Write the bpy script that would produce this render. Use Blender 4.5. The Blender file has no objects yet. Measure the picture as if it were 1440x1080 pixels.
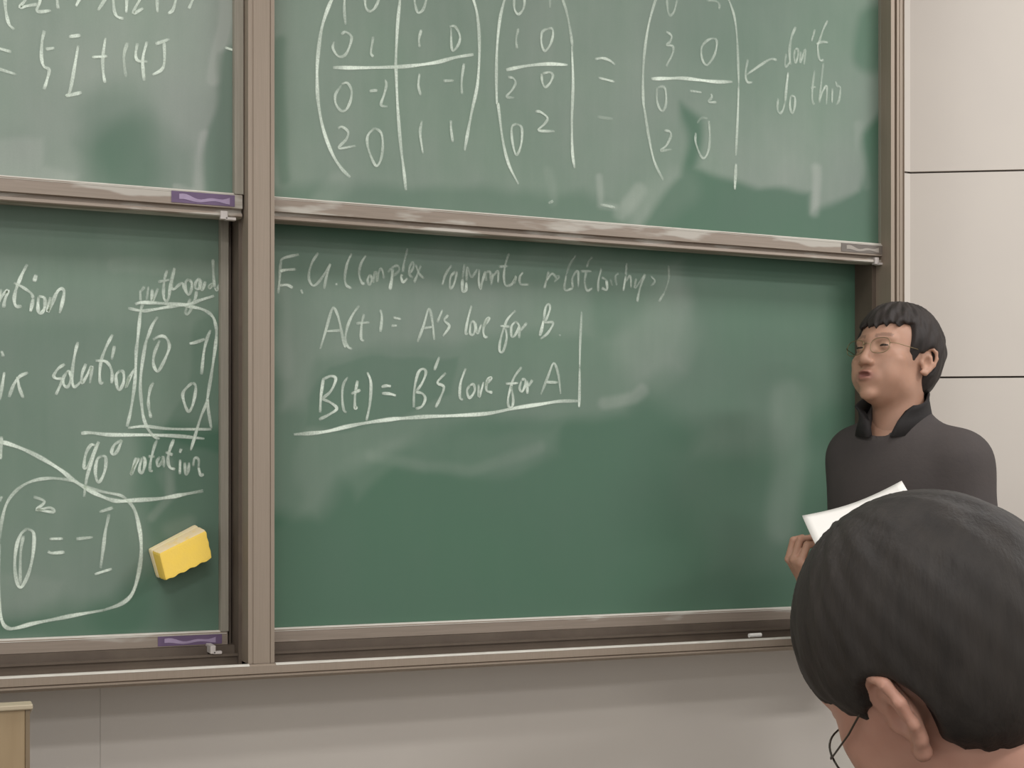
import bpy, bmesh, math, random
import numpy as np
from mathutils import Vector, Matrix

random.seed(7); rng = np.random.default_rng(7)
SC = bpy.context.scene
COL = SC.collection
R = math.radians

# ------------------------------------------------------------------ camera
FPX = 2000.0                      # focal length in pixels of the 1440x1080 frame
TH = R(22.75)                     # the camera looks this far to the right of the board's normal
CR = np.array([math.cos(TH), -math.sin(TH), 0.0])   # camera right
CF = np.array([math.sin(TH), math.cos(TH), 0.0])    # camera forward
UP = np.array([0.0, 0.0, 1.0])
CAM = np.array([-0.683, -2.891, 1.2])
HOR = 674.0                       # row of the horizon
cam = bpy.data.cameras.new('camera'); camo = bpy.data.objects.new('camera', cam); COL.objects.link(camo)
cam.sensor_width = 36.0; cam.lens = FPX / 1440 * 36.0; cam.clip_start = 0.05
cam.shift_y = (HOR - 540.0) / 1440.0
camo.location = CAM; camo.rotation_euler = (R(90), 0, -TH)
SC.camera = camo

# ------------------------------------------------------------------ world, lamps, exposure
SC.view_settings.view_transform = 'Standard'; SC.view_settings.look = 'None'
SC.view_settings.gamma = 1.0; SC.view_settings.use_curve_mapping = False
SC.view_settings.exposure = 0.99
w = bpy.data.worlds.new('world'); SC.world = w; w.use_nodes = True
w.node_tree.nodes['Background'].inputs[0].default_value = (0.97, 0.99, 1.0, 1)
w.node_tree.nodes['Background'].inputs[1].default_value = 0.45

def area_lamp(name, loc, sx, sy, power, color=(0.99, 1.0, 1.02), rot=(0, 0, 0)):
    l = bpy.data.lights.new(name, 'AREA'); l.shape = 'RECTANGLE'; l.size = sx; l.size_y = sy
    l.energy = power; l.color = color
    o = bpy.data.objects.new(name, l); o.location = loc; o.rotation_euler = rot; COL.objects.link(o)
    return o
CEIL = 3.25
# rows of ceiling fluorescents parallel to the board wall
area_lamp('ceiling_lamp_front_left', (-0.9, -1.25, CEIL - .04), 1.3, .6, 11)
area_lamp('ceiling_lamp_front_right', (1.9, -1.15, CEIL - .04), 1.3, .6, 11)
area_lamp('ceiling_lamp_middle_left', (-0.9, -3.6, CEIL - .04), 1.3, .3, 24)
area_lamp('ceiling_lamp_middle_right', (3.1, -2.7, CEIL - .04), 1.3, .3, 36)
area_lamp('ceiling_lamp_rear_left', (-0.9, -6.0, CEIL - .04), 1.3, .3, 24)
area_lamp('ceiling_lamp_rear_right', (2.4, -5.6, CEIL - .04), 1.3, .3, 30)

# ------------------------------------------------------------------ helpers
def on_plane(px, py, y0):
    """the point of the plane y = y0 seen in the photograph at (px, py)"""
    d = CR * (px - 720) / FPX + CF + UP * (HOR - py) / FPX
    t = (y0 - CAM[1]) / d[1]
    return CAM + d * t
def X(px, y0): return on_plane(px, 540, y0)[0]
def Z(px, py, y0): return on_plane(px, py, y0)[2]
def at_depth(px, py, dep):
    return CAM + (CR * (px - 720) / FPX + CF + UP * (HOR - py) / FPX) * dep
def project(P):
    q = np.asarray(P) - CAM
    dep = q @ CF
    return 720 + FPX * (q @ CR) / dep, HOR - FPX * q[..., 2] / dep

def tag(o, label=None, cat=None, group=None, kind=None):
    if label: o['label'] = label
    if cat: o['category'] = cat
    if group: o['group'] = group
    if kind: o['kind'] = kind
    return o
def thing(name, loc, label, cat, group=None):
    o = bpy.data.objects.new(name, None); COL.objects.link(o); o.location = loc
    o.empty_display_size = .05
    return tag(o, label, cat, group)
def wloc(o):
    v = Vector((0, 0, 0))
    while o is not None:
        v += o.location; o = o.parent
    return v
def mesh_obj(name, verts, faces, mat, parent=None, smooth=False, label=None, origin=None, attrs=None):
    """verts are world coordinates; the object's origin is its parent's (or `origin`)"""
    org = wloc(parent) if parent else Vector(origin if origin is not None else (0, 0, 0))
    V = np.asarray(verts, dtype=float) - np.array(org)
    me = bpy.data.meshes.new(name)
    me.from_pydata(V.tolist(), [], [tuple(int(i) for i in f) for f in faces])
    if attrs:
        for k, a in attrs.items():
            at = me.attributes.new(k, 'FLOAT', 'POINT'); at.data.foreach_set('value', np.asarray(a, dtype=np.float32))
    if smooth: me.polygons.foreach_set('use_smooth', [True] * len(me.polygons))
    mats = mat if isinstance(mat, (list, tuple)) else [mat]
    for m in mats: me.materials.append(m)
    me.update()
    o = bpy.data.objects.new(name, me); COL.objects.link(o)
    if parent: o.parent = parent
    else: o.location = org
    if label: o['label'] = label
    return o
class MB:
    """collects shapes in world coordinates and links them as one mesh"""
    def __init__(s): s.v = []; s.f = []; s.mi = []
    def add(s, v, f, mi=0):
        n = len(s.v); s.v += [tuple(p) for p in v]; s.f += [tuple(i + n for i in q) for q in f]; s.mi += [mi] * len(f); return s
    def box(s, x0, x1, y0, y1, z0, z1, mi=0):
        v = [(x, y, z) for x in (x0, x1) for y in (y0, y1) for z in (z0, z1)]
        f = [(0, 1, 3, 2), (4, 6, 7, 5), (0, 4, 5, 1), (2, 3, 7, 6), (0, 2, 6, 4), (1, 5, 7, 3)]
        return s.add(v, f, mi)
    def prism(s, prof, a0, a1, axis='x', mi=0):
        """profile (y,z) run along x, or (x,y) run along z; counter-clockwise or not, normals are fixed later"""
        n = len(prof)
        if axis == 'x': v = [(a0, p[0], p[1]) for p in prof] + [(a1, p[0], p[1]) for p in prof]
        else: v = [(p[0], p[1], a0) for p in prof] + [(p[0], p[1], a1) for p in prof]
        f = [(i, (i + 1) % n, n + (i + 1) % n, n + i) for i in range(n)] + [tuple(range(n))[::-1], tuple(range(n, 2 * n))]
        return s.add(v, f, mi)
    def tube(s, pts, r, seg=8, mi=0):
        pts = [np.array(p, float) for p in pts]; rr = r if isinstance(r, (list, tuple)) else [r] * len(pts)
        v = []; prev = None
        for i, p in enumerate(pts):
            t = pts[min(i + 1, len(pts) - 1)] - pts[max(i - 1, 0)]; t /= np.linalg.norm(t) + 1e-9
            if prev is None:
                a = np.array([0, 0, 1.0]) if abs(t[2]) < .9 else np.array([1.0, 0, 0])
                u = np.cross(t, a)
            else: u = prev - t * (prev @ t)
            u /= np.linalg.norm(u) + 1e-9; prev = u; b = np.cross(t, u)
            for k in range(seg):
                an = 2 * math.pi * k / seg; v.append(p + rr[i] * (u * math.cos(an) + b * math.sin(an)))
        n = len(pts); f = []
        for i in range(n - 1):
            for k in range(seg):
                k2 = (k + 1) % seg; f.append((i * seg + k, i * seg + k2, (i + 1) * seg + k2, (i + 1) * seg + k))
        f += [tuple(range(seg))[::-1], tuple(range((n - 1) * seg, n * seg))]
        return s.add(v, f, mi)
    def build(s, name, mat, parent=None, label=None, smooth=False, origin=None, bevel=0.0):
        o = mesh_obj(name, s.v, s.f, mat, parent, smooth, label, origin)
        for p, m in zip(o.data.polygons, s.mi): p.material_index = m
        bm = bmesh.new(); bm.from_mesh(o.data); bmesh.ops.recalc_face_normals(bm, faces=bm.faces)
        if bevel > 0:
            bmesh.ops.bevel(bm, geom=[e for e in bm.edges if len(e.link_faces) == 2 and e.calc_face_angle(0) > .5], offset=bevel, segments=2, profile=.5, affect='EDGES', clamp_overlap=True)
        bm.to_mesh(o.data); bm.free()
        return o

# ------------------------------------------------------------------ materials
def srgb(r, g, b, k=.86):
    f = lambda c: ((c / 255 + .055) / 1.055) ** 2.4 if c / 255 > .04045 else c / 255 / 12.92
    return (f(r) * k, f(g) * k, f(b) * k, 1)
def new_mat(name):
    m = bpy.data.materials.new(name); m.use_nodes = True
    nt = m.node_tree; b = nt.nodes['Principled BSDF']
    return m, nt, b
def N(nt, t, **kw):
    n = nt.nodes.new(t)
    for k, v in kw.items(): setattr(n, k, v)
    return n
def mixcol(nt, fac, a, b):
    n = N(nt, 'ShaderNodeMix', data_type='RGBA')
    for sock, val in ((n.inputs[0], fac), (n.inputs[6], a), (n.inputs[7], b)):
        if hasattr(val, 'is_output') or isinstance(val, bpy.types.NodeSocket): nt.links.new(val, sock)
        else: sock.default_value = val
    return n.outputs[2]
def math_n(nt, op, a, b=None, clamp=False):
    n = N(nt, 'ShaderNodeMath', operation=op, use_clamp=clamp)
    for i, val in enumerate((a, b)):
        if val is None: continue
        if isinstance(val, bpy.types.NodeSocket): nt.links.new(val, n.inputs[i])
        else: n.inputs[i].default_value = val
    return n.outputs[0]
def noise(nt, scale, detail=4, rough=.55, stretch=None):
    tc = N(nt, 'ShaderNodeTexCoord'); src = tc.outputs['Object']
    if stretch:
        mp = N(nt, 'ShaderNodeMapping'); mp.inputs['Scale'].default_value = stretch
        nt.links.new(src, mp.inputs['Vector']); src = mp.outputs['Vector']
    n = N(nt, 'ShaderNodeTexNoise'); n.inputs['Scale'].default_value = scale
    n.inputs['Detail'].default_value = detail; n.inputs['Roughness'].default_value = rough
    nt.links.new(src, n.inputs['Vector'])
    return n.outputs['Fac']
def ramp(nt, src, lo, hi):
    n = N(nt, 'ShaderNodeMapRange'); nt.links.new(src, n.inputs[0])
    n.inputs[1].default_value = lo; n.inputs[2].default_value = hi
    return n.outputs[0]
def bump(nt, b, src, strength, dist=.002):
    n = N(nt, 'ShaderNodeBump'); n.inputs['Strength'].default_value = strength; n.inputs['Distance'].default_value = dist
    nt.links.new(src, n.inputs['Height']); nt.links.new(n.outputs[0], b.inputs['Normal'])
def simple_mat(name, c1, c2=None, scale=20, rough=.6, metal=0, stretch=None, bumpf=0, spec=.5, bscale=None):
    m, nt, b = new_mat(name)
    b.inputs['Roughness'].default_value = rough; b.inputs['Metallic'].default_value = metal
    b.inputs['Specular IOR Level'].default_value = spec
    nz = noise(nt, scale, stretch=stretch)
    nt.links.new(mixcol(nt, ramp(nt, nz, .3, .7), c1, c2 or c1), b.inputs['Base Color'])
    if bumpf: bump(nt, b, noise(nt, bscale or scale, stretch=stretch), bumpf)
    return m

M_wall = simple_mat('painted_wall_panel', srgb(222, 212, 200), srgb(218, 208, 197), 3, .55, bumpf=.02)
M_seam = simple_mat('panel_seam', srgb(70, 62, 56), None, 5, .9)
M_floor = simple_mat('floor_terrazzo', srgb(150, 142, 132), srgb(138, 130, 120), 60, .4)
M_ceil = simple_mat('ceiling_white', srgb(225, 220, 212), srgb(220, 215, 206), 8, .9)
M_alu = simple_mat('taupe_aluminium', srgb(166, 149, 132), srgb(157, 141, 124), 14, .48, .25, (40, 40, .6))
M_groove = simple_mat('dark_brown_channel', srgb(112, 98, 84), srgb(100, 86, 74), 14, .6, .2)  # darker brown metal of the guide tracks and inner channel
M_back = simple_mat('dark_backing_board', srgb(70, 64, 58), srgb(62, 56, 50), 12, .8)
M_cap = simple_mat('white_plastic_cap', srgb(222, 212, 204), srgb(205, 195, 188), 30, .5)

def rail_mat(name, dusty):
    """taupe aluminium with patches of chalk dust wiped along the rail"""
    m, nt, b = new_mat(name)
    b.inputs['Roughness'].default_value = .55; b.inputs['Metallic'].default_value = .15
    grain = noise(nt, 10, stretch=(1, 30, 30))
    base = mixcol(nt, ramp(nt, grain, .3, .7), srgb(162, 146, 131), srgb(150, 135, 120))
    patch = ramp(nt, noise(nt, 5.5, 3, .5, (1, 5, 5)), .62 - dusty, .70 - dusty)
    nt.links.new(mixcol(nt, math_n(nt, 'MULTIPLY', patch, .7), base, srgb(206, 200, 188)), b.inputs['Base Color'])
    return m
M_rail_dusty = rail_mat('rail_aluminium_dusty', .12)
M_rail = rail_mat('rail_aluminium', .02)
M_ledge = simple_mat('chalk_dusted_ledge', srgb(226, 220, 208), srgb(205, 197, 184), 18, .8, stretch=(2, 20, 20))

M_stile = simple_mat('board_edge_trim', srgb(166, 158, 142), srgb(154, 146, 131), 12, .5, .15, (30, 30, .8))
def board_mat():
    m, nt, b = new_mat('green_chalkboard')
    b.inputs['Roughness'].default_value = .62; b.inputs['Specular IOR Level'].default_value = .25
    at = N(nt, 'ShaderNodeAttribute', attribute_name='dust')
    d = at.outputs['Fac']
    big = ramp(nt, noise(nt, 3.2, 5, .6, (1, 1, .55)), .25, .75)
    streak = ramp(nt, noise(nt, 9, 3, .6, (5, 1, .35)), .3, .7)
    fine = ramp(nt, noise(nt, 260, 2, .6), .2, .8)
    f = math_n(nt, 'ADD', math_n(nt, 'MULTIPLY', big, .50), math_n(nt, 'ADD', math_n(nt, 'MULTIPLY', streak, .07), math_n(nt, 'MULTIPLY', fine, .08)))
    f = math_n(nt, 'ADD', f, .67)
    d2 = math_n(nt, 'MULTIPLY', d, f, clamp=True)
    gn = ramp(nt, noise(nt, 2.2, 3), .3, .7)
    green = mixcol(nt, gn, srgb(79, 116, 92), srgb(83, 114, 94))
    dustc = mixcol(nt, gn, srgb(164, 177, 161), srgb(168, 172, 164))
    nt.links.new(mixcol(nt, d2, green, dustc), b.inputs['Base Color'])
    return m
M_board = board_mat()
def chalk_mat():
    m, nt, b = new_mat('white_chalk')
    b.inputs['Roughness'].default_value = .95; b.inputs['Specular IOR Level'].default_value = .1
    b.inputs['Base Color'].default_value = srgb(230, 240, 224, 1)
    a = N(nt, 'ShaderNodeAttribute', attribute_name='ink')
    g = ramp(nt, noise(nt, 330, 3, .65), .22, .62)
    al = math_n(nt, 'MULTIPLY', a.outputs['Fac'], math_n(nt, 'ADD', math_n(nt, 'MULTIPLY', g, .45), .72), clamp=True)
    nt.links.new(al, b.inputs['Alpha'])
    return m
M_chalk = chalk_mat()

def skin_mat(name, c1, c2, lip):
    m, nt, b = new_mat(name)
    b.inputs['Roughness'].default_value = .5; b.inputs['Specular IOR Level'].default_value = .35
    b.inputs['Subsurface Weight'].default_value = .12; b.inputs['Subsurface Radius'].default_value = (.012, .005, .003)
    b.inputs['Subsurface Scale'].default_value = .6
    base = mixcol(nt, ramp(nt, noise(nt, 18), .3, .7), c1, c2)
    a = N(nt, 'ShaderNodeAttribute', attribute_name='lip'); br = N(nt, 'ShaderNodeAttribute', attribute_name='brow')
    c = mixcol(nt, a.outputs['Fac'], base, lip)
    c = mixcol(nt, br.outputs['Fac'], c, srgb(52, 44, 38))
    nt.links.new(c, b.inputs['Base Color'])
    return m
M_skin_a = skin_mat('skin_standing', srgb(196, 152, 128), srgb(188, 143, 119), srgb(146, 90, 84))
M_skin_b = skin_mat('skin_seated', srgb(202, 154, 132), srgb(194, 142, 122), srgb(150, 88, 80))
def hair_mat(name, c1, c2):
    m, nt, b = new_mat(name)
    b.inputs['Roughness'].default_value = .62; b.inputs['Specular IOR Level'].default_value = .3
    nz = noise(nt, 60, 3, .6, (1, 1, .2))
    nt.links.new(mixcol(nt, ramp(nt, nz, .3, .7), c1, c2), b.inputs['Base Color'])
    bump(nt, b, noise(nt, 190, 3, .6, (1, 1, .15)), .35, .003)
    return m
M_hair_a = hair_mat('black_hair_standing', srgb(58, 50, 46), srgb(46, 40, 37))
M_hair_b = hair_mat('black_hair_seated', srgb(56, 50, 45), srgb(44, 39, 35))
M_sweater = simple_mat('charcoal_knit', srgb(86, 79, 76), srgb(78, 72, 70), 9, .9, bumpf=.3, bscale=120, spec=.2)
M_collar = simple_mat('black_collar_cloth', srgb(62, 58, 57), srgb(54, 51, 50), 12, .9, bumpf=.2, bscale=140, spec=.2)
M_trouser = simple_mat('dark_trouser_cloth', srgb(52, 52, 56), srgb(44, 44, 48), 12, .9, bumpf=.2, bscale=140, spec=.2)
M_shoe = simple_mat('black_shoe_leather', srgb(38, 35, 34), srgb(30, 28, 27), 12, .4)
M_shirt_b = simple_mat('dark_grey_jacket_cloth', srgb(66, 64, 66), srgb(58, 56, 58), 12, .9, bumpf=.2, bscale=140, spec=.2)
M_metal = simple_mat('glasses_metal', srgb(168, 150, 112), srgb(150, 134, 100), 30, .3, .8)
M_metal_d = simple_mat('glasses_metal_dark', srgb(92, 88, 78), srgb(80, 76, 68), 30, .35, .7)
M_eye = simple_mat('dark_eye', srgb(58, 44, 38), srgb(46, 36, 32), 30, .25)
M_paper = simple_mat('white_paper', srgb(246, 240, 232, 1), srgb(242, 236, 228, 1), 10, .8)
M_wood = simple_mat('tan_laminate', srgb(170, 146, 112), srgb(160, 136, 102), 5, .5, stretch=(12, 12, 1), bumpf=.02)
M_wood_e = simple_mat('tan_laminate_edge', srgb(196, 180, 152), srgb(188, 172, 144), 8, .5)
M_wood_d = simple_mat('laminate_dark_edge_strip', srgb(138, 118, 92), srgb(128, 110, 86), 8, .5)  # darker tan of the lectern's side panels
M_purple = simple_mat('purple_sticker', srgb(116, 92, 124), srgb(104, 82, 112), 30, .5)
M_purple_w = simple_mat('worn_sticker_print', srgb(178, 158, 184), srgb(160, 140, 168), 40, .6)
M_grey_st = simple_mat('grey_sticker', srgb(124, 114, 104), srgb(114, 104, 95), 30, .5)
M_grey_w = simple_mat('grey_sticker_print', srgb(176, 166, 154), srgb(166, 156, 146), 40, .6)
def glass_mat():
    m, nt, b = new_mat('spectacle_glass')
    b.inputs['Roughness'].default_value = .05; b.inputs['Transmission Weight'].default_value = 1.0
    b.inputs['IOR'].default_value = 1.08; b.inputs['Base Color'].default_value = (.96, .98, .96, 1)
    b.inputs['Specular IOR Level'].default_value = 1.0
    return m
M_glass = glass_mat()
def eraser_mat():
    m, nt, b = new_mat('yellow_felt_eraser')
    b.inputs['Roughness'].default_value = .85; b.inputs['Specular IOR Level'].default_value = .2
    nt.links.new(mixcol(nt, ramp(nt, noise(nt, 40), .3, .7), srgb(255, 216, 98, 1), srgb(252, 214, 104, 1)), b.inputs['Base Color'])
    geo = N(nt, 'ShaderNodeNewGeometry'); sp = N(nt, 'ShaderNodeSeparateXYZ'); nt.links.new(geo.outputs['True Normal'], sp.inputs[0])
    up = math_n(nt, 'MULTIPLY', ramp(nt, sp.outputs['Z'], .45, .7), ramp(nt, noise(nt, 55, 4), .25, .5))   # settled chalk dust plus light from above, painted pale onto upward faces
    col = b.inputs['Base Color'].links[0].from_socket
    nt.links.new(mixcol(nt, math_n(nt, 'MULTIPLY', up, .85), col, srgb(250, 228, 192, 1)), b.inputs['Base Color'])
    bump(nt, b, noise(nt, 240), .2, .002)
    return m
M_yel = eraser_mat()
M_cream = simple_mat('chalky_cream_felt', srgb(248, 224, 188, 1), srgb(250, 232, 172, 1), 30, .9, bumpf=.3, bscale=200)

# ------------------------------------------------------------------ room
YW = 0.19                                    # the front wall's face
YP, YU, YUR, YL, YLR = -0.015, 0.035, 0.020, 0.115, 0.100   # post face, upper board, its rail, lower board, its rail
corner = on_plane(1280, 540, YW)
wdir = CR * math.cos(R(6.0)) - CF * math.sin(R(6.0))        # the splayed right wall comes slightly towards the room
wnrm = np.array([wdir[1], -wdir[0], 0]);
if wnrm @ CF > 0: wnrm = -wnrm                              # faces the room

def structure(o): o['kind'] = 'structure'; return o
fl = MB().box(-4.2, 5.2, -8.6, 1.6, -.1, 0); structure(fl.build('floor', M_floor))
ce = MB().box(-4.2, 5.2, -8.6, 1.6, CEIL, CEIL + .1); structure(ce.build('ceiling', M_ceil))
seam_z2 = Z(1280, 531, YW); seam_z1 = Z(1280, 242.8, YW); step = seam_z1 - seam_z2
zs = [0.0]
z = seam_z2
while z - step > .05: z -= step
while z < CEIL - .05: zs.append(z); z += step
zs.append(CEIL)
# front wall: panels with narrow seams over a dark core
m = MB(); g = .0025
xs = [-4.2, X(141, YW), corner[0]]
for i in range(len(xs) - 1):
    for k in range(len(zs) - 1):
        gx0 = .0003 if i else 0; gx1 = .0003 if i < len(xs) - 2 else 0
        lowgap = g if k and i == len(xs) - 2 else (.0003 if k else 0); hig = g if k < len(zs) - 2 and i == len(xs) - 2 else (.0003 if k < len(zs) - 2 else 0)
        m.box(xs[i] + gx0, xs[i + 1] - gx1, YW, YW + .02, zs[k] + lowgap, zs[k + 1] - hig)
m.box(-4.2, corner[0], YW + .012, YW + .12, 0, CEIL, 1)
structure(m.build('wall_front', [M_wall, M_seam]))
# right wall, splayed
m = MB(); L = 3.2
def wall_box(a0, a1, d0, d1, z0, z1, mi):
    v = [tuple(np.array([corner[0], corner[1], 0]) + wdir * a + wnrm * d + UP * zz) for a in (a0, a1) for d in (d0, d1) for zz in (z0, z1)]
    m.add(v, [(0, 1, 3, 2), (4, 6, 7, 5), (0, 4, 5, 1), (2, 3, 7, 6), (0, 2, 6, 4), (1, 5, 7, 3)], mi)
for k in range(len(zs) - 1):
    wall_box(0, L, -.02, 0, zs[k] + (g if k else 0), zs[k + 1] - (g if k < len(zs) - 2 else 0), 0)
wall_box(-.01, L, -.12, -.012, 0, CEIL, 1)
structure(m.build('wall_right', [M_wall, M_seam]))

# ------------------------------------------------------------------ chalkboard frame
XPL, XPR = X(349, YP), X(386, YP)            # centre post
XRL, XRR = X(1253, YP), X(1272, YP)          # right post
FZ1 = 2.93                                   # top of the frame
YF = -.03                                    # front of the bottom rail
zb_top = Z(387, 933.5, YF); zb_mid = Z(387, 947.5, YF); zb_bot = Z(387, 954.5, YF)
XLEFT = XPL - (XRL - XPR) - .06
fr = thing('chalkboard_mount', (XPL, YW, zb_bot), 'taupe metal frame around four sliding green chalkboards on the front wall', 'frame')
def post(x0, x1, grooves):
    """a post with shallow vertical grooves in its face"""
    prof = [(x0, YW), (x0, YP)]
    w_ = x1 - x0
    for a, b, d in grooves:
        prof += [(x0 + a * w_, YP), (x0 + a * w_ + .0006, YP + d), (x0 + b * w_ - .0006, YP + d), (x0 + b * w_, YP)]
    prof += [(x1, YP), (x1, YW)]
    return MB().prism(prof, zb_top, FZ1, 'z')
post(XPL, XPR, [(.14, .2, .0015), (.82, .86, .002)]).build('centre_post', M_alu, fr)
post(XRL, XRR, [(.26, .44, .008), (.60, .66, .002), (.72, .985, .004)]).build('side_post', M_alu, fr)
post(XLEFT - .05, XLEFT, [(.3, .5, .006)]).build('side_post', M_alu, fr)
# bottom rail: stepped profile with a dusty front lip
m = MB()
m.prism([(YW, zb_top - .012), (YF + .012, zb_top - .012), (YF + .012, zb_top), (YF + .003, zb_top), (YF, zb_top - .003), (YF, zb_mid + .002),
         (YF + .004, zb_mid), (YF - .004, zb_mid - .001), (YF - .004, zb_mid - .004), (YF + .004, zb_bot), (YW, zb_bot)], XLEFT - .05, XRR, 'x')
m.build('bottom_rail', M_alu, fr)
MB().prism([(YF + .012, zb_top + .0012), (YF + .003, zb_top + .0012), (YF - .0003, zb_top - .0026), (YF + .003, zb_top), (YF + .012, zb_top)], XPR, XRL, 'x').build('dusty_lip', M_ledge, fr)
MB().prism([(YF + .012, zb_top + .0012), (YF + .003, zb_top + .0012), (YF - .0003, zb_top - .0026), (YF + .003, zb_top), (YF + .012, zb_top)], XLEFT, XPL, 'x').build('dusty_lip', M_ledge, fr)
MB().box(XLEFT - .05, XRR, YP - .004, YW, FZ1, FZ1 + .05).build('top_rail', M_alu, fr)
for a, b in ((XLEFT, XPL), (XPR, XRL)):
    MB().box(a, b, .165, YW, zb_top - .012, FZ1).build('backing_panel', M_back, fr)
# guide tracks the boards slide in (grooved channels beside the posts)
def track(x0, x1, ya, yb):
    m = MB(); n = 4; w_ = (x1 - x0)
    m.box(x0, x1, ya, yb, zb_top - .012, FZ1)
    for k in range(3):
        xc = x0 + w_ * (.2 + .3 * k)
        m.box(xc, xc + .0035, ya - .008, ya, zb_top - .012, FZ1)
    return m
track(X(321, .06) , XPL, .122, .165).build('guide_track', M_groove, fr)
MB().box(XPL - .007, XPL, .045, .135, zb_top - .012, FZ1).build('guide_track', M_groove, fr)
track(X(1229, .12), XRL, .124, .165).build('guide_track', M_groove, fr)
MB().box(XRL - .012, XRL, .045, .135, zb_top - .012, FZ1).build('guide_track', M_groove, fr)
# inner ledge inside the bottom rail: the dark channel with one lighter line
for a, b in ((XLEFT, XPL), (XPR, XRL)):
    m = MB(); zc = Z(387, 916.5, .05)
    m.box(a, b, .058, .165, zb_top - .012, zc - .004)
    m.box(a, b, .052, .060, zc - .005, zc)
    m.box(a, b, .086, .165, zc - .01, Z(387, 904.5, .086))
    m.build('inner_channel', M_groove, fr)

# ------------------------------------------------------------------ chalk dust on the boards (measured as soft wipes and patches)
def smooth01(t): t = np.clip(t, 0, 1); return t * t * (3 - 2 * t)
def cap_d(PX, PY, pts):
    d = np.full(PX.shape, 1e9)
    for (x0, y0), (x1, y1) in zip(pts[:-1], pts[1:]):
        vx, vy = x1 - x0, y1 - y0; L2 = vx * vx + vy * vy + 1e-9
        t = np.clip(((PX - x0) * vx + (PY - y0) * vy) / L2, 0, 1)
        d = np.minimum(d, np.hypot(PX - x0 - t * vx, PY - y0 - t * vy))
    return d
def poly_sd(PX, PY, pts):
    d = cap_d(PX, PY, pts + [pts[0]])
    ins = np.zeros(PX.shape, bool)
    n = len(pts)
    for i in range(n):
        (x0, y0), (x1, y1) = pts[i], pts[(i + 1) % n]
        c = ((y0 > PY) != (y1 > PY)) & (PX < (x1 - x0) * (PY - y0) / (y1 - y0 + 1e-12) + x0)
        ins ^= c
    return np.where(ins, -d, d)
def wobble(PX, PY):
    return 5 * np.sin(PX * .031 + PY * .022) + 4 * np.sin(PX * .013 - PY * .047 + 1.3) + 2.5 * np.sin(PX * .09 + PY * .06)
def dust_field(PX, PY, base, feats):
    D = np.full(PX.shape, float(base)); wb = wobble(PX, PY)
    for f in feats:
        if f[0] == 'cap':
            _, pts, r, soft, amt = f; d = cap_d(PX + wb * .4, PY + wb * .3, pts) - r
        else:
            _, pts, soft, amt = f; d = poly_sd(PX + wb, PY + wb * .7, pts) + soft * .5
            r = 0
        D += amt * smooth01(1 - d / soft)
    return np.clip(D, 0, 1)
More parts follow.
